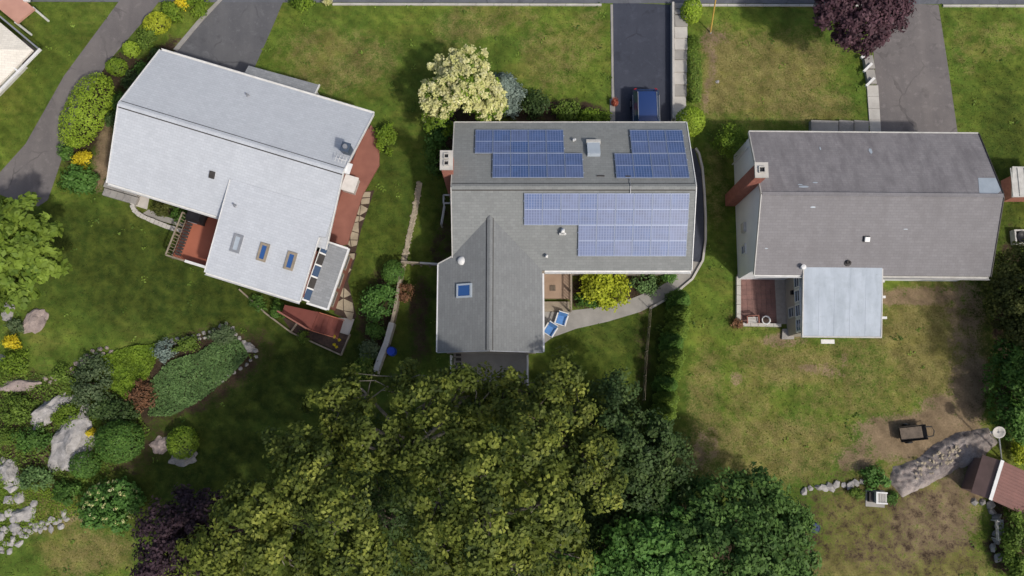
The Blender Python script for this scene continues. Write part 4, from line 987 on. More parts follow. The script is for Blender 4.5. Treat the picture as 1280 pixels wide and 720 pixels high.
for (a, b, c_, d) in ((1073,76,1078,72),(1076,93,1086,83),(1079,111,1089,101)): 
    MB().bar(P(a,b)+Vector((0,0,.42)), P(c_,d)+Vector((0,0,.42)), .16, .16).build('step_edge', M['white'], wk2, local=False)
yy = [107,121,136,150,168]
for a, b in zip(yy[:-1], yy[1:]):
    s0, s1 = (a-107)/60*4, (b-107)/60*4
    MB().prism([(p.x,p.y) for p in ppoly([(1083+s0,a+.4),(1097+s0*.9,a+.4),(1097+s1*.9,b),(1083+s1,b)])], 0, .09).build('slab', M['concrete_light'], wk2, local=False)
sheet('driveway_edge', [(763,6),(766,6),(767,100),(768,125),(764.5,125),(764,60)], M['concrete'], .05, .06)
sheet('driveway_edge', [(762,124),(768.5,124),(769,158),(763,158)], M['concrete'], .055, .06)
sheet('driveway_edge', [(277,-4),(280,-2),(252,28),(222,64),(217,62),(247,26)], M['concrete'], .06, .07)
o_ = MB()
kp = [(869,186),(873,192),(877.5,210),(880,240),(881.5,270),(881.5,300),(878,326),(865,349),(840,370),(812,386)]
kw_ = thing('walk_kerb', 'thin pale kerb curving round the walk of the solar house', 'kerb', P(*kp[0]))
for a, b in zip(kp[:-1], kp[1:]):
    MB().bar(P(*a)+Vector((0,0,.08)), P(*b)+Vector((0,0,.08)), .13, .18).build('kerb_stone', M['concrete_light'], kw_, local=False)

# ------------------------------------------------------------------ small things
def chair(px, py, rz, label):
    p = P(px, py); o = thing('garden_chair', label, 'chair', p, rz, 'blue and white garden chairs')
    MB().box(-.28,.28,-.27,.27,.36,.42).build('seat', M['bluecloth'], o)
    MB().add([(-.28,.24,.4),(.28,.24,.4),(.28,.42,.92),(-.28,.42,.92),(-.28,.3,.39),(.28,.3,.39),(.28,.48,.91),(-.28,.48,.91)], [(0,1,2,3),(7,6,5,4),(0,4,5,1),(1,5,6,2),(2,6,7,3),(3,7,4,0)]).build('backrest', M['bluecloth'], o)
    for s in (-1, 1):
        MB().bar((s*.33,-.32,.62),(s*.33,.36,.62), .08, .04).build('armrest', M['white'], o)
        MB().bar((s*.33,-.28,0),(s*.33,-.28,.6), .05, .05).build('leg', M['white'], o); MB().bar((s*.33,.33,0),(s*.33,.33,.6), .05, .05).build('leg', M['white'], o)
    MB().bar((-.33,-.29,.39),(.33,-.29,.39), .05, .06).build('front_rail', M['white'], o); MB().bar((-.31,.44,.94),(.31,.44,.94), .05, .05).build('top_rail', M['white'], o)
chair(701, 401, R(-18), 'blue garden chair with white arms standing on the pale walk')
chair(687, 414, R(-32), 'blue garden chair with white arms tucked beside the wing eave')
gp = lp(h1, 243, 271, 1.1)
gl = thing('grill', 'black covered grill at the head of the red west deck', 'grill', wmat(h1) @ Vector((4.75, -.15, .6)), A1)
MB().add([(-.48,-.36,.12),(.48,-.36,.12),(.48,.36,.12),(-.48,.36,.12),(-.5,-.38,.7),(.5,-.38,.7),(.5,.38,.7),(-.5,.38,.7),(-.42,-.22,1.08),(.42,-.22,1.08),(.42,.3,1.08),(-.42,.3,1.08)],
         [(3,2,1,0),(0,1,5,4),(1,2,6,5),(2,3,7,6),(3,0,4,7),(4,5,9,8),(5,6,10,9),(6,7,11,10),(7,4,8,11),(8,9,10,11)]).build('cover', M['black'], gl)
MB().tube([(-.3,-.42,.82),(.3,-.42,.82)], .02, 8).build('handle', M['grey_metal'], gl)
for x in (-.4, .4):
    for y in (-.28, .28): MB().tube([(x,y,0),(x,y,.14)], .05, 8).build('caster', M['rubber'], gl)
bp = P(441, 235)
bx = thing('storage_box', 'white lidded box on the red east deck of the white house', 'storage box', (bp.x, bp.y, .35), A1)
MB().box(-.4,.4,-.48,.48,0,.6).build('body', M['offwhite'], bx); MB().box(-.44,.44,-.52,.52,.6,.67).build('lid', M['white'], bx); MB().box(.40,.43,-.1,.1,.45,.56).build('latch', M['grey_metal'], bx)
def barrel(px, py, label, m, r=.28, h=.85):
    p = P(px, py); o = thing('barrel', label, 'barrel', p)
    MB().lathe([(r*.85,0),(r*.9,.03),(r,.2*h),(r*1.02,.22*h),(r,.25*h),(r*1.03,.5*h),(r,.75*h),(r*1.02,.78*h),(r,.8*h),(r*.9,.97*h),(r*.88,h)], n=18).build('body', m, o, smooth=True)
    MB().lathe([(r*.86,h),(r*.86,h+.03),(r*.8,h+.03),(r*.78,h+.01)], n=18).build('lid', m, o); MB().tube([(r*.4,0,h),(r*.4,0,h+.06)], .05, 8).build('bung', m, o)
barrel(491, 440, 'bright blue barrel by the timber wall near the big trees', M['blueplastic'])
barrel(1014, 658, 'dark navy barrel half hidden at the edge of the green trees', M['navy'], .32, .7)
rp = P(767.5, 131)
pot = thing('flower_pot', 'red flowers in a terracotta pot at the drive edge', 'flower pot', (rp.x, rp.y, .05))
MB().lathe([(.14,0),(.22,.3),(.24,.3),(.24,.36),(.2,.36),(.18,.28)], n=14).build('pot', M['redpot'], pot)
L['red'] = leafmat('red_petal', (.16,.035,.022), (.28,.07,.04), (.4,.14,.09))
leaf_object('flowers', rnd_dirs(110)*np.array([.2,.36,.15])*RNG.uniform(.5,1,(110,1)) + np.array([0,0,.5]), rnd_dirs(110)+np.array([0,0,1]), .11, L['red'], pot)
gw = thing('guy_wire', 'slanting yellow guy wire guard standing in the front lawn', 'guy wire', P(888, 41))
top = P(898, -22, 4.5) - P(888, 41)
MB().tube([(0,0,0), tuple(top*.8)], .045, 8).build('guard', M['yellow'], gw); MB().tube([tuple(top*.8), tuple(top*1.8)], .012, 5).build('wire', M['grey_metal'], gw); MB().tube([(0,0,-.1),(0,0,.06)], .08, 8).build('anchor', M['grey_metal'], gw)
pb = thing('garden_bench', 'small dark framed bench at the front of the brick patio', 'bench', P(938, 401), R(2))
for i in range(4): MB().box(-.34,.34,-.16+i*.09,-.09+i*.09,.4,.43).build('seat_slat', M['offwhite'], pb)
for i in range(2): MB().bar((-.36,.24,.55+i*.14),(.36,.26,.55+i*.14), .03, .08).build('back_slat', M['deck_dk'], pb)
for x_ in (-.36, .36):
    MB().bar((x_,-.2,.6),(x_,.25,.6), .06, .04).build('armrest', M['deck_dk'], pb)
    for y_ in (-.17, .24): MB().box(x_-.03,x_+.03,y_-.03,y_+.03,0,.578).build('leg', M['deck_dk'], pb)
wp_ = thing('flower_pot', 'white urn shaped pot at the corner of the brick patio', 'flower pot', P(955, 401))
MB().lathe([(.16,0),(.12,.06),(.1,.15),(.22,.3),(.26,.42),(.29,.44),(.28,.47),(.22,.46),(.2,.38)], n=16).build('urn', M['white'], wp_, smooth=True)
MB().lathe([(.2,.4),(.15,.42),(.02,.43)], n=12).build('soil', M['soil'], wp_)
# pole with pale dish
d0 = P(1252, 574); d1 = P(1248, 540, 2.4) - d0
dp = thing('satellite_dish', 'pale satellite dish on a thin leaning pole behind the shed', 'satellite dish', d0)
MB().tube([(0,0,0), tuple(d1)], .045, 8).build('pole', M['grey_metal'], dp)
di = MB().lathe([(.02,-.1),(.2,-.07),(.36,0),(.45,.1),(.44,.12),(.34,.03),(.18,-.03),(.02,-.05)], n=20).build('dish', M['concrete_light'], dp, smooth=True); di.location = tuple(d1); di.rotation_euler = (.25, -.15, 0); di.scale = (.8,.8,.8)
MB().bar((0,0,-.06),(.25,.1,.35), .03, .03).build('feed_arm', M['grey_metal'], di); MB().box(-.55,-.3,-.12,.02,-.1,-.02).build('bracket', M['offwhite'], di)
# dark cart, pale box, bench
ca = thing('garden_cart', 'dark garden cart lying at the edge of the bare soil', 'cart', P(1138, 541), R(6))
MB().add([(-.75,-.38,.18),(.55,-.38,.18),(.55,.38,.18),(-.75,.38,.18),(-.95,-.46,.6),(.75,-.46,.55),(.75,.46,.55),(-.95,.46,.6)], [(3,2,1,0),(0,1,5,4),(1,2,6,5),(2,3,7,6),(3,0,4,7)]).build('tub', M['dark'], ca)
for s in (-1, 1): 
    q_ = MB().tube([(-.3,s*.5,.22),(-.3,s*.58,.22)], .22, 14).build('wheel', M['rubber'], ca); MB().tube([(-.3,s*.51,.22),(-.3,s*.6,.22)], .09, 10).build('hub', M['grey_metal'], q_)
MB().tube([(.7,-.3,.5),(1.05,-.28,.62),(1.15,0,.64),(1.05,.28,.62),(.7,.3,.5)], .04, 8).build('handle', M['dark'], ca)
MB().box(-.78,.58,-.36,.36,.185,.34).build('load', M['bark'], ca)
bp = P(1094, 621)
ub = thing('slatted_box', 'small white box with a slatted top between shrubs at the stone wall', 'box', (bp.x, bp.y, 0), R(-4))
MB().box(-.22,.42,-.32,.32,0,.62).build('body', M['offwhite'], ub)
for i in range(5): MB().box(-.14+i*.11,-.07+i*.11,-.26,.26,.625,.66).build('slat', M['concrete_light'], ub)
for s in (-1, 1): MB().box(-.24,.44,s*.31-.04,s*.31+.04,.62,.69).build('rim', M['white'], ub)
MB().box(-.24,-.16,-.27,.27,.62,.69).build('rim', M['white'], ub); MB().box(-.5,-.24,-.3,.28,0,.35).build('side_box', M['dark'], ub); MB().box(-.6,.55,-.6,.4,0,.05).build('base_slab', M['concrete'], ub)
bn = thing('garden_bench', 'old pale slatted bench beside stones below the shed', 'bench', P(1245, 661), R(88))
for i in range(4): MB().box(-.6,.6,-.22+i*.12,-.13+i*.12,.4,.43).build('seat_slat', M['offwhite'], bn)
for i in range(2): MB().bar((-.6,.33,.6+i*.15),(.6,.36,.6+i*.15), .03, .1).build('back_slat', M['offwhite'], bn)
for x in (-.52, .52):
    for y in (-.2, .28): MB().box(x-.03,x+.03,y-.03,y+.03,0,.4 if y < 0 else .8).build('leg', M['offwhite'], bn)
# west side of the middle house: gate frame, rail fence and the timber wall along the boundary
gt = thing('garden_gate', 'pale gate frame standing open beside the brick chimney', 'gate', P(560, 256))
for (a, b) in (((556,249),(565,249)),((556,259),(565,259)),((556,249),(556,259)),((565,249),(565,259))):
    MB().bar(P(*a)+Vector((0,0,1.0)), P(*b)+Vector((0,0,1.0)), .09, .09).build('frame_bar', M['offwhite'], gt, local=False)
for a in ((556,249),(565,249),(556,259),(565,259)): MB().bar(P(*a), P(*a)+Vector((0,0,.95)), .07, .07).build('post', M['offwhite'], gt, local=False)
MB().bar(P(557,260)+Vector((0,0,1.0)), P(553,284)+Vector((0,0,1.0)), .07, .1).build('top_rail', M['offwhite'], gt, local=False); MB().bar(P(557,260)+Vector((0,0,.4)), P(553,284)+Vector((0,0,.4)), .05, .1).build('bottom_rail', M['offwhite'], gt, local=False)
MB().bar(P(553,284), P(553,284)+Vector((0,0,1.05)), .08, .08).build('post', M['offwhite'], gt, local=False)
fn = thing('rail_fence', 'thin pale rail fence closing the dark side yard', 'fence', P(505, 333))
A_, B_ = P(505,331), P(549,334)
for i in range(5): p = A_.lerp(B_, i/4); MB().box(p.x-.05,p.x+.05,p.y-.05,p.y+.05,0,1.1).build('post', M['wood'], fn, local=False)
MB().bar(A_+Vector((0,0,1.12)), A_.lerp(B_,.5)+Vector((0,0,1.12)), .08, .05).build('rail', M['wood'], fn, local=False); MB().bar(A_.lerp(B_,.51)+Vector((0,0,1.12)), B_+Vector((0,0,1.12)), .11, .06).build('rail', M['offwhite'], fn, local=False)
MB().bar(A_+Vector((0,0,.6)), B_+Vector((0,0,.6)), .05, .06).build('rail', M['wood'], fn, local=False)
tw = thing('timber_wall', 'pale timber topped retaining wall running to the big trees', 'wall', P(505, 335))
tp = [(505,335),(500,362),(496,388),(492,405),(485,430),(478,447),(470,470)]
for i, (a, b) in enumerate(zip(tp[:-1], tp[1:])):
    wdt = .2 if i < 3 else .34
    MB().bar(P(*a)+Vector((0,0,.4)), P(*b)+Vector((0,0,.4)), wdt, .8).build('timber', M['wood'] if i < 3 else M['concrete_light'], tw, local=False)
sheet('wall_footing', [(523,228),(528,229),(522,264),(513,302),(507,333),(502,333),(508,298),(516,261)], M['flag'], .05, .06)
stone_row('stone_wall', 'low grey tan dry stone wall between the white house and the solar house', 'stone wall', [(525,228),(519,262),(511,300),(504,332)], 'flag', .2, .13, 2, .1, jit=.35)
stone_row('stone_wall', 'row of pale stones along the lower end of the dry lawn', 'stone wall', [(998,613),(1030,608),(1060,606),(1078,601)], 'stone_white', .4, .28, 1, .2, jit=.3)
stone_row('stone_wall', 'loose tumbled stones below the garden shed', 'stone wall', [(1216,624),(1232,628),(1240,640),(1246,655),(1244,690),(1240,700)], 'stone', .45, .3, 1, .25, jit=.8)
stone_row('stone_edging', 'edging stones along the top of the rock garden bed', 'stone edging', [(55,478),(92,462),(118,440),(140,437)], 'stone_pink', .4, .18, 2, .16)
stone_row('stone_edging', 'edging stones along the upper side of the juniper bed', 'stone edging', [(205,430),(235,425),(262,417),(282,407)], 'stone', .34, .16, 2, .16)
stone_row('stone_edging', 'pale edging stones round the tip of the juniper bed', 'stone edging', [(284,404),(300,425),(318,437),(322,444),(300,462),(270,478)], 'stone_white', .42, .19, 1, .15)
stone_row('stone_wall', 'pale rubble stones rimming the lower lawn in the corner', 'stone wall', [(0,690),(15,678),(30,665),(55,657),(85,648)], 'stone_white', .32, .23, 2, .18, jit=.8)
stone_row('stone_wall', 'scattered white rocks in the lower rock garden', 'rocks', [(2,575),(10,590),(8,612),(28,630),(30,640),(5,655),(12,670)], 'stone_white', .62, .42, 2, .26, jit=1.3)
# boulders
boulder('long smooth grey boulder on the left slope', 61, 512, 33, 13, .75, R(40), M['stone_white'], 3)
boulder('largest pale boulder beside the big round shrub', 90, 553, 27, 38, .9, R(-28), M['stone_white'], 5)
boulder('angular pinkish rock at the lawn edge under the leafy tree', 42, 402, 19, 14, .5, R(50), M['stone_pink'], 8)
boulder('flat pinkish rock ledge at the upper left of the rock garden', 20, 481, 27, 9, .4, R(6), M['stone_pink'], 11)
boulder('grey rock under the pale round bush on the dark lawn', 228, 572, 17, 10, .4, R(10), M['stone'], 14)
boulder('pinkish rock just left of the pale round bush', 200, 556, 13, 11, .4, R(30), M['stone_pink'], 17)
boulder('small pale rock beside the golden shrub', 4, 450, 10, 6, .3, 0, M['stone_white'], 20)
boulder('blocky white rock in the lower rock garden', 30, 642, 15, 11, .5, R(20), M['stone_white'], 23)
boulder('pale rock at the edge of the lower rock garden', 8, 590, 16, 13, .5, R(60), M['stone_white'], 26)
boulder('grey rock among the shrubs near the leafy tree trunk', 9, 390, 9, 11, .4, 0, M['stone'], 29)
boulder('small white rock at the tip of the juniper bed', 310, 433, 9, 6, .25, R(-35), M['stone_white'], 31)
boulder('white rock by the corner of the pale boulder', 107, 512, 7, 9, .35, R(-20), M['stone_white'], 37)
boulder('small pale stone lying alone in the dry front lawn', 897, 102, 3, 2.4, .1, 0, M['stone_white'], 40, 'stone')
# rock ledge
LP_ = [(1111,602),(1116,583),(1146,574),(1166,556),(1198,540),(1235,534),(1248,553),(1226,576),(1192,590),(1160,607),(1128,622)]
lw = [(p.x, p.y) for p in ppoly(LP_)]; xs_ = [a for a, b in lw]; ys2 = [b for a, b in lw]
gx_ = np.arange(min(xs_)-.3, max(xs_)+.3, .09); gy_ = np.arange(min(ys2)-.3, max(ys2)+.3, .09)
XX, YY = np.meshgrid(gx_, gy_); x, y = XX.ravel(), YY.ravel(); dist = np.full(x.shape, 9.0)
for i in range(len(lw)):
    (a, b), (c_, d) = lw[i], lw[(i+1) % len(lw)]; tt = np.clip(((x-a)*(c_-a)+(y-b)*(d-b))/((c_-a)**2+(d-b)**2), 0, 1)
    dist = np.minimum(dist, np.hypot(x-a-tt*(c_-a), y-b-tt*(d-b)))
dist = np.where(in_poly(x, y, lw), dist, -dist)
nz = np.array([mnoise.noise(Vector((a*.9, b*1.6, 0)))*.2 - abs(mnoise.noise(Vector((a*1.9+b, b*3.0, 5))))*.22 + mnoise.noise(Vector((a*4, b*5, 2)))*.13 + mnoise.noise(Vector((a*10, b*10, 9)))*.06 for a, b in zip(x, y)])
z = np.clip(dist*1.3, -.3, .42) + nz*np.clip(dist*3+.3, 0, 1)
inn_ = dist > -.28; idm = -np.ones(len(x), int); idm[inn_] = np.arange(inn_.sum())
nxx = len(gx_); fs = []
for j in range(len(gy_)-1):
    for i in range(nxx-1):
        q_ = (j*nxx+i, j*nxx+i+1, (j+1)*nxx+i+1, (j+1)*nxx+i)
        if all(inn_[k] for k in q_): fs.append(tuple(int(idm[k]) for k in q_))
rk = MB().add([(a, b, c_) for a, b, c_ in zip(x[inn_], y[inn_], z[inn_])], fs).build('rock_ledge', M['ledge'], None, smooth=True)
tag(rk, 'dark lichened rock ledge sloping across the bare soil', 'rock')
lg = rk
for i in range(70):
    tt = random.random(); p = P(1140 + tt*58 + random.gauss(0,5), 594 - tt*36 + random.gauss(0,5)); 
    k = random.uniform(.05, .13); inst('stone', random.choice(STONES['flag']), (p.x, p.y, .42 + random.uniform(-.05,.1)), (0,0,random.random()*6), (k,k*.8,k*.5), lg)
# wire fence inside the arborvitae row
wf = thing('wire_fence', 'thin wire fence with slim posts beside the row of clipped columns', 'fence', P(809, 400))
wp = [(811,385),(809,410),(806,440),(804,470),(803,500)]
for a in wp: MB().bar(P(*a), P(*a)+Vector((0,0,1.15)), .03, .03).build('post', M['wood'], wf, local=False)
for a, b in zip(wp[:-1], wp[1:]):
    for h in (.3, .7, 1.12): MB().bar(P(*a)+Vector((0,0,h)), P(*b)+Vector((0,0,h)), .009, .009).build('wire', M['wood'], wf, local=False)

# ================================================================== PLANTS
tree('oak_tree', 'broad olive green oak at the left of the big clump', 'tree', (385,640),
     [(300,672,8,50),(262,692,6.5,34),(392,600,9.5,48),(352,556,7.5,30),(350,694,8.5,46),(428,650,10.5,50),(440,705,9.5,46),(330,628,8,36),(300,705,6,36),(395,705,7.5,38),(360,650,7,34),(392,560,8,26)], L['oak'], .25, .62, .8, 92, flat=.7, bark='barkpale')
tree('oak_tree', 'olive oak crown rising between the two roofs', 'tree', (520,560),
     [(415,512,6.5,34),(452,486,6,26),(470,545,8,44),(530,505,8,38),(575,490,6.5,30),(540,560,9.5,46),(605,512,6.5,32),(408,545,7,28),(500,470,5.5,20),(598,482,5,24)], L['oak'], .25, .62, .8, 92, flat=.7, bark='barkpale')
tree('oak_tree', 'tallest olive oak in the middle of the big clump', 'tree', (605,635),
     [(600,590,11,50),(655,565,10.5,44),(682,628,11,50),(612,660,11.5,56),(695,690,9.5,44),(540,690,10.5,46),(545,628,10.5,42),(640,712,10.5,46),(585,705,9,34)], L['oak'], .25, .62, .8, 92, flat=.7, bark='barkpale')
tree('oak_tree', 'olive oak at the upper right of the clump behind the solar house', 'tree', (700,545),
     [(662,488,5,30),(640,478,4.6,22),(625,500,5,24),(700,478,5,32),(728,512,6,32),(672,525,7,40),(745,575,7,34),(755,608,7,28),(692,560,7.5,36),(716,600,8,32)], L['oak'], .25, .62, .8, 92, flat=.7)
tree('maple_tree', 'dark green tree at the right edge of the big clump', 'tree', (800,570),
     [(800,560,5.5,44),(830,575,5,36),(775,530,5,36),(815,610,4.5,40),(785,610,5,40),(770,490,4,28)], L['dark'], .22, .5, 1.0, 55)
tree('maple_tree', 'low dark tree in the shaded gap of the clump', 'tree', (760,670), [(760,660,3.5,46),(730,690,3.5,40),(790,650,3.5,40),(745,630,3.2,36)], L['dark'], .2, .5, .8, 45)
tree('maple_tree', 'shaded understory tree in the dark gap between the oaks', 'tree', (490,650), [(492,650,5,44),(475,610,4.5,34),(505,695,5,40),(450,580,4.5,30),(420,590,4,28)], L['dark'], .2, .5, .8, 45)
tree('maple_tree', 'fresh bright green tree at the foot of the clump', 'tree', (810,690),
     [(800,690,6,44),(835,665,5.5,40),(780,705,5.5,34),(840,705,6,46),(820,640,4.5,30),(725,712,6,24)], L['bright'], .26, .5, .95, 55)
tree('maple_tree', 'full mid green tree between the clump and the brown lawn', 'tree', (925,675),
     [(905,640,5.5,44),(950,622,5,34),(965,660,5.5,42),(925,690,6.5,56),(985,690,5.5,38),(880,680,6,44),(990,645,4,24),(870,630,4.5,30),(960,715,6,44)], L['midgreen'], .24, .5, 1.05, 60)
tree('beech_tree', 'dark purple leaved tree at the lower left', 'tree', (232,690), [(235,680,5,44),(205,665,4.5,32),(255,650,4.5,32),(210,710,5,40),(262,705,5,34),(285,650,3.5,28),(240,635,3,26)], L['dpurple'], .22, .5, 1.05, 55)
tree('maple_tree', 'purple leaved maple overhanging the street and the grey drive', 'tree', (1072,18),
     [(1075,16,5,42),(1043,12,4.8,30),(1108,14,4.8,30),(1085,42,4.2,26),(1058,-22,5,44),(1105,-20,5,40),(1062,38,4.2,22)], L['purple'], .23, .45, 1.15, 60)
tree('maple_tree', 'leafy bright green tree cut off by the left edge', 'tree', (15,315),
     [(15,300,4.6,42),(45,318,4.2,32),(12,345,4.2,34),(28,268,4.2,26),(-25,310,5,50),(58,335,3.8,20),(25,365,3.6,22),(55,300,3.8,24)], L['leafy'], .42, .45, .75, 36)
dw = tree('dogwood_tree', 'tree covered in cream white blossom at the corner of the solar house', 'tree', (580,140),
     [(578,108,4.2,32),(552,122,3.4,26),(603,120,3.6,26),(572,82,3.6,16),(595,85,3.6,14),(549,150,2.6,22),(612,138,3,20),(556,95,3.4,14)], L['fresh'], .2, .4, .8, 36, trunk_r=.14)
bl = dw.location
cen = []; 
for (px, py, h, r) in [(578,106,4.4,34),(550,122,3.8,25),(604,118,3.9,26),(573,80,4.0,17),(596,82,4.0,14),(614,134,3.4,19),(558,92,3.8,15),(542,135,3.2,12),(587,63,4.0,5),(566,66,3.8,4),(541,84,3.4,5),(534,104,3.2,5),(538,146,2.6,6),(622,112,3.4,6),(628,132,3,6),(605,68,3.8,4),(548,74,3.6,4)]:
    p = P(px, py, h) - Vector(bl); rm = r/PXM(h); k = int(r*r*.1)+5; d = rnd_dirs(k); d[:, 2] = np.abs(d[:, 2]); cen.append(np.array(p)[None] + d*rm*RNG.uniform(.55,1.08,(k,1))*np.array([1,1,.75]))
cen = np.concatenate(cen); dd = np.repeat(np.array([[0,0,1.0]]), len(cen), 0)
p, n, s, ti = clump_leaves(cen, RNG.uniform(.16,.27,len(cen)), dd, 22, .17, .8, .9); leaf_object('blossom', p, n, s, L['blossom'], dw, ti)
conifer('spruce_tree', 'small blue grey spruce tucked beside the blossom tree', 'tree', 628, 125, 30, 3.4, L['spruce'], None, .2, 7000)
# columns and hedges
ay = [376,393,411,428,446,463,480,497,514,531]
for i, y in enumerate(ay):
    x = 851 - i*2.6 - (4 if i % 3 == 0 else 0)
    conifer('arborvitae_tree', ['bushy arborvitae column nearest the curved walk in the row by the wire fence'][0] if i == 0 else ('second third fourth fifth sixth seventh eighth ninth last'.split()[i-1] + ' arborvitae column from the curved walk in the row beside the dry lawn'),
            'tree', x-3, y+2, 15.2, 2.9 + random.uniform(-.3,.3), L['mid'] if i % 3 else L['deep'], 'arborvitae columns between the lawns', .12, 5200, narrow=.5)
shrub('hedge', 'narrow clipped hedge between the pale steps and the dry front lawn', 'hedge', 868, 86, 8.5, 47, 1.0, L['mid'], 'clip', .12, sq=4, dens=1.1)
shrub('round_shrub', 'round clipped shrub at the street end of the narrow hedge', 'shrub', 864.5, 14, 14.5, 17, 1.7, L['clip'], 'clip')
shrub('round_shrub', 'round clipped shrub at the corner of the solar house eave', 'shrub', 863, 152, 19.5, 19.5, 2.2, L['clip'], 'clip')
shrub('round_shrub', 'rounded mid green shrub at the corner of the grey weathered roof', 'shrub', 911, 176, 20, 21, 3.0, L['fresh'], 'loose', .13)
shrub('hedge', 'dark olive hedge at the right edge beside the shaded lawn', 'hedge', 1270, 372, 37, 70, 3.9, L['olive'], 'loose', .2, dens=1.2)
shrub('hedge', 'fresh green hedge at the right edge above the shed', 'hedge', 1272, 494, 36, 70, 3.8, L['deep'], 'loose', .2, dens=1.2)
shrub('bush', 'lime green bush squeezed between hedge and shed', 'shrub', 1274, 566, 9, 16, 1.2, L['lime'], 'loose', .14)
shrub('bush', 'green bush below the red brown shed at the right edge', 'shrub', 1274, 680, 20, 55, 2.0, L['mid'], 'loose', .18)
tree('maple_tree', 'tall dark tree beyond the right edge above the olive hedge', 'tree', (1345,440), [(1362,420,6,62),(1350,480,5.5,50),(1352,350,5.5,50)], L['dark'], .26, .6, .8, 45)
# west garden of the white house
shrub('hedge', 'long rounded green hedge along the grey path', 'hedge', 108, 138, 26, 52, 1.7, L['clip'], 'clip', .13, rot=R(-22), sq=2.8)
shrub('round_shrub', 'yellow green globe shrub at the head of the long hedge', 'shrub', 146, 84, 14, 12, 1.3, L['fresh'], 'clip')
shrub('round_shrub', 'small green globe shrub third along the path', 'shrub', 164, 62, 11, 11, 1.2, L['clip'], 'clip')
shrub('bush', 'mottled green bush between two globe shrubs by the path', 'shrub', 183, 50, 15, 14, 1.2, L['mid'], 'loose', .14)
shrub('round_shrub', 'bright yellow green mound beside the path near the street', 'shrub', 196, 29, 19, 15, 1.3, L['lime'], 'clip', rot=R(20))
shrub('bush', 'leafy green bush above the yellow green mound', 'shrub', 214, 14, 17, 16, 1.1, L['fresh'], 'loose', .15)
shrub('bush', 'golden yellow bush at the top of the driveway bank', 'shrub', 228, 3, 10, 8, .9, L['gold'], 'loose', .12)
shrub('bush', 'fresh green bush beside the driveway edging', 'shrub', 246, 8, 14, 18, .8, L['fresh'], 'loose', .15)
shrub('bush', 'golden yellow bush at the lower end of the long hedge', 'shrub', 105, 199, 13, 11, 1.0, L['gold'], 'loose', .13)
shrub('bush', 'large leaved green bush at the corner of the block wall', 'shrub', 98, 223, 27, 20, 1.1, L['bright'], 'loose', .22)
shrub('bush', 'small dark green bush beside the golden bush', 'shrub', 82, 191, 11, 11, .9, L['deep'], 'loose', .14)
for i, (x, y, rx, ry) in enumerate(((196,72,12,12),(180,88,14,13),(165,104,13,14),(150,128,11,16),(141,150,9,14))):
    shrub('bush', ['topmost','second','third','fourth','lowest'][i] + ' dark foundation bush along the west wall of the white house', 'shrub', x, y, rx, ry, .9, L['deep' if i % 2 else 'dark'], 'loose', .15, group='foundation bushes west of the white house')
shrub('bush', 'low green bush in the bed left of the covered grill', 'shrub', 203, 262, 15, 11, .7, L['olive'], 'loose', .14)
shrub('bush', 'low dark bush touching the covered grill', 'shrub', 224, 268, 12, 11, .7, L['deep'], 'loose', .14)
shrub('bush', 'bright green bush at the northeast corner of the white house', 'shrub', 481, 174, 14, 26, 1.1, L['fresh'], 'loose', .15)
shrub('round_shrub', 'dark green globe shrub at the fence corner', 'shrub', 491, 340, 15, 16, 1.4, L['deep'], 'clip')
shrub('bush', 'feathery bright green bush along the timber wall', 'shrub', 473, 378, 26, 27, 2.0, L['bright'], 'loose', .17)
shrub('bush', 'thin brownish bush leaning over the timber wall', 'shrub', 506, 366, 14, 12, 1.0, L['rust'], 'loose', .13, dens=.5)
for i, (x, y, r) in enumerate(((470,415,12),(463,438,14),(455,458,14))):
    shrub('bush', ['small bush below the feathery one at the timber wall','grey green bush midway down the timber wall','leafy bush where the timber wall meets the oaks'][i], 'shrub', x, y, r, r*1.1, 1.1, L[('deep','greygreen','mid')[i]], 'loose', .15)
shrub('bush', 'trailing green plant at the corner of the edged planting bed', 'shrub', 347, 388, 10, 14, .5, L['deep'], 'loose', .13)
shrub('bush', 'small green mound in the edged planting bed', 'shrub', 380, 422, 8, 7, .5, L['mid'], 'loose', .1)
shrub('bush', 'low green creeper along the boards by the south wall', 'shrub', 322, 378, 16, 9, .4, L['deep'], 'loose', .12, rot=R(-40))
for (x, y) in ((418,421),(424,425),(418,431),(421,434)):
    shrub('flower', 'tiny yellow flower in the mulched planting bed', 'flower', x, y, 1.6, 1.6, .25, L['gold'], 'loose', .06, group='yellow flowers in the planting bed')
# around the middle house
shrub('bush', 'large leaved green bush below the blossom tree', 'shrub', 546, 162, 21, 20, 1.3, L['bright'], 'loose', .2)
shrub('bush', 'dark bush beside the spruce at the front wall', 'shrub', 672, 132, 22, 20, 1.1, L['dark'], 'loose', .17)
shrub('bush', 'yellow green azalea bush at the front wall', 'shrub', 706, 136, 21, 15, 1.0, L['mid'], 'loose', .15)
shrub('bush', 'pale olive bush at the front wall next to the drive', 'shrub', 742, 146, 23, 11, .9, L['fresh'], 'loose', .14)
shrub('bush', 'dark leafy bush behind the brick chimney', 'shrub', 548, 200, 17, 24, 1.1, L['deep'], 'loose', .17)
shrub('bush', 'bright yellow bush in the corner by the tan deck', 'shrub', 755, 360, 37, 26, 1.7, L['lime'], 'loose', .2, dens=1.1)
shrub('bush', 'low green planting under the yellow bush', 'shrub', 742, 376, 28, 10, .7, L['deep'], 'loose', .15)
shrub('bush', 'green shrub under the eave between yellow bush and walk', 'shrub', 803, 355, 24, 14, .8, L['juniper'], 'loose', .15)
shrub('bush', 'small bright plant at the bend of the curved walk', 'shrub', 836, 346, 12, 8, .6, L['bright'], 'loose', .13)
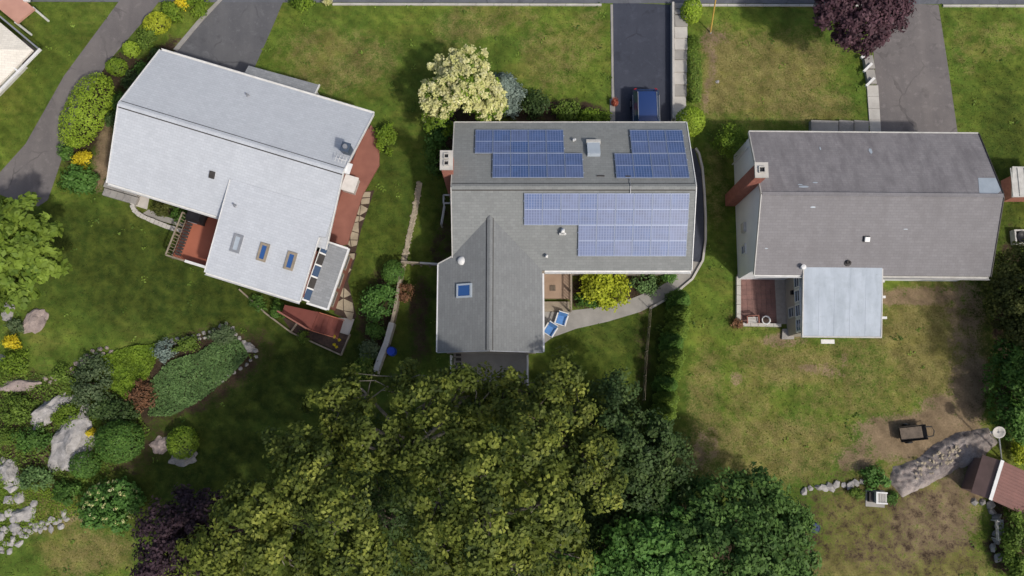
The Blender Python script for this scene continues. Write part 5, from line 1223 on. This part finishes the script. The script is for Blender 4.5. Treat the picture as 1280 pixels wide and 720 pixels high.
# front edge, beds and garden of the corner
shrub('bush', 'pale flowering bush at the top edge beside the drive', 'shrub', 378, 2, 16, 14, 1.0, L['fresh'], 'loose', .15)
shrub('bush', 'small white flowered plant at the top edge of the lawn', 'shrub', 408, 1, 6, 6, .6, L['blossom'], 'loose', .1)
shrub('bush', 'brown dry bush at the corner of the brick patio', 'shrub', 920, 405, 8, 8, .6, L['rust'], 'loose', .1, dens=.7)
shrub('fern', 'green fern clump on the stone row by the white box', 'fern', 1094, 597, 17, 13, .9, L['bright'], 'loose', .17)
shrub('bush', 'low weeds left of the white box', 'shrub', 1070, 617, 12, 7, .5, L['mid'], 'loose', .11)
shrub('bush', 'low weeds right of the white box', 'shrub', 1113, 621, 9, 8, .5, L['deep'], 'loose', .11)
shrub('round_shrub', 'largest round clipped shrub in the rock garden', 'shrub', 149, 552, 31, 27, 2.0, L['deep'], 'clip', .13)
shrub('round_shrub', 'smaller round clipped shrub in front of the largest boulder', 'shrub', 106, 581, 19, 17, 1.2, L['deep'], 'clip', .13)
shrub('round_shrub', 'pale green round bush standing alone on the dark lawn', 'shrub', 228, 553, 20, 21, 1.3, L['fresh'], 'clip', .13)
rh = shrub('rhododendron', 'green rhododendron dotted with cream flower trusses', 'shrub', 137, 632, 42, 36, 1.7, L['bright'], 'loose', .22)
k = 60; d = rnd_dirs(k); d[:, 2] = np.abs(d[:, 2]); cen = d*np.array([1.7,1.3,1.1]) + np.array([.1,.15,.75])
p, n, s, ti = clump_leaves(cen, np.full(k, .1), d, 9, .1, .8, .9); leaf_object('blossom', p, n, s, L['blossom'], rh, ti)
shrub('bush', 'dark green bush below the largest boulder', 'shrub', 42, 600, 24, 17, 1.0, L['juniper'], 'loose', .16)
shrub('bush', 'dark green bush between rhododendron and rubble', 'shrub', 82, 615, 18, 15, .9, L['deep'], 'loose', .16)
shrub('bush', 'golden yellow bush beside the leafy tree at the left edge', 'shrub', 15, 427, 11, 9, .9, L['gold'], 'loose', .12)
shrub('bush', 'yellow green spreading bush below the golden bush', 'shrub', 20, 452, 22, 16, .7, L['fresh'], 'loose', .14)
shrub('bush', 'leafy green bush beside the pinkish rock', 'shrub', 20, 408, 11, 9, .6, L['greygreen'], 'loose', .13)
shrub('bush', 'small golden bush touching the edge of the largest boulder', 'shrub', 113, 541, 5, 6, .7, L['gold'], 'loose', .1)
shrub('bush', 'dark spreading juniper across the middle of the rock garden', 'shrub', 118, 478, 26, 42, 1.2, L['greygreen'], 'loose', .16)
shrub('bush', 'dark shaded bush above the largest round shrub', 'shrub', 140, 514, 34, 18, 1.1, L['dark'], 'loose', .16)
shrub('bush', 'rusty brown bush between the two ground cover beds', 'shrub', 178, 494, 17, 18, .9, L['rust'], 'loose', .13)
shrub('bush', 'blue grey bush at the upper end of the juniper bed', 'shrub', 206, 439, 14, 14, .9, L['spruce'], 'loose', .12)
shrub('bush', 'olive bush on the stone edging of the juniper bed', 'shrub', 233, 429, 19, 11, .8, L['mid'], 'loose', .14)
shrub('bush', 'grey green bush near the tip of the juniper bed', 'shrub', 276, 416, 20, 14, .8, L['greygreen'], 'loose', .14)
shrub('bush', 'bright green bush between the two pale boulders', 'shrub', 82, 520, 20, 16, .8, L['fresh'], 'loose', .14)
shrub('bush', 'green bush left of the long smooth boulder', 'shrub', 22, 512, 24, 20, .9, L['mid'], 'loose', .15)
shrub('bush', 'dark green bush left of the largest boulder', 'shrub', 40, 548, 26, 18, .9, L['deep'], 'loose', .16)
shrub('bush', 'yellowish bush at the left edge above the white rocks', 'shrub', 4, 548, 12, 12, .7, L['mid'], 'loose', .13)
shrub('bush', 'olive bush above the long smooth boulder', 'shrub', 84, 468, 20, 12, .7, L['mid'], 'loose', .14)
ground_cover('ground_cover', 'bluish green juniper carpet filling the long bed', 'ground cover', [(186,520),(190,476),(212,452),(250,440),(286,414),(303,428),(312,444),(290,470),(250,502),(215,520)], L['juniper'], 11000, .12, .38)
ground_cover('ground_cover', 'yellow green leafy carpet beside the juniper bed', 'ground cover', [(128,446),(160,434),(197,430),(196,452),(186,474),(170,482),(160,500),(140,486),(132,466)], L['fresh'], 6500, .13, .4)
ground_cover('ground_cover', 'mixed low growth filling gaps of the rock garden', 'ground cover', [(0,455),(60,470),(110,455),(165,500),(190,540),(110,620),(60,600),(0,610)], L['mid'], 7000, .14, .3)
ground_cover('ground_cover', 'sparse yellow weeds among the lower white rocks', 'ground cover', [(0,600),(60,605),(110,640),(60,655),(20,680),(0,690)], L['fresh'], 3200, .1, .2)
ground_cover('ground_cover', 'dark ivy under the big clump of oaks', 'ground cover', [(400,560),(560,470),(740,480),(820,560),(830,640),(700,760),(400,760)], L['dark'], 9000, .16, .3)
# ------------------------------------------------------------------ grass tufts over the lawns
N = 90000
x = RNG.uniform(-34, 34, N); y = RNG.uniform(-11.5, 31, N)
keep = np.ones(N, bool)
for w_ in HARD: keep &= ~in_poly(x, y, w_)
for o in (h1, h2, h3):
    pass
def local_xy(o, x, y):
    a = o.rotation_euler.z; dx, dy = x-o.location.x, y-o.location.y
    return dx*math.cos(a)+dy*math.sin(a), -dx*math.sin(a)+dy*math.cos(a)
for o, rects in ((h1, [(0,13.9,0,9),(7.4,15,-3.4,1),(3.9,8,-3,1)]), (h2, [(-.9,14.1,0,9.1),(-.9,5.4,-8,1)]), (h3, [(0,13.9,0,9),(2.8,7.5,-3.6,1)])):
    lx, ly = local_xy(o, x, y)
    for a, b, c_, d in rects: keep &= ~((lx > a) & (lx < b) & (ly > c_) & (ly < d))
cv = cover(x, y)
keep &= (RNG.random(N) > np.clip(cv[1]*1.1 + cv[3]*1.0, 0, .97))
x, y = x[keep], y[keep]; dry, lush_shade = cv[0][keep], cv[2][keep]
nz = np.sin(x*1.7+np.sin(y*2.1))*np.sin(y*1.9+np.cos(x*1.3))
ti = np.clip(.42 + dry*.5 - lush_shade*.75 + nz*.15 + RNG.normal(0, .16, len(x)), 0, 1)
nor = rnd_dirs(len(x))*.75 + np.array([0, 0, .8])
g_ = leaf_object('grass', np.stack([x, y, RNG.uniform(.015, .05, len(x))], 1), nor, RNG.uniform(.06, .13, len(x)), L['grass'], None, ti, .4)

k = 260; i_ = RNG.choice(len(x), k, replace=False); wx = np.repeat(x[i_], 7) + RNG.normal(0, .11, k*7); wy = np.repeat(y[i_], 7) + RNG.normal(0, .11, k*7)
leaf_object('weeds', np.stack([wx, wy, RNG.uniform(.04, .1, k*7)], 1), rnd_dirs(k*7)*.5 + np.array([0, 0, 1]), RNG.uniform(.1, .2, k*7), L['mid'], None, np.repeat(RNG.random(k), 7))
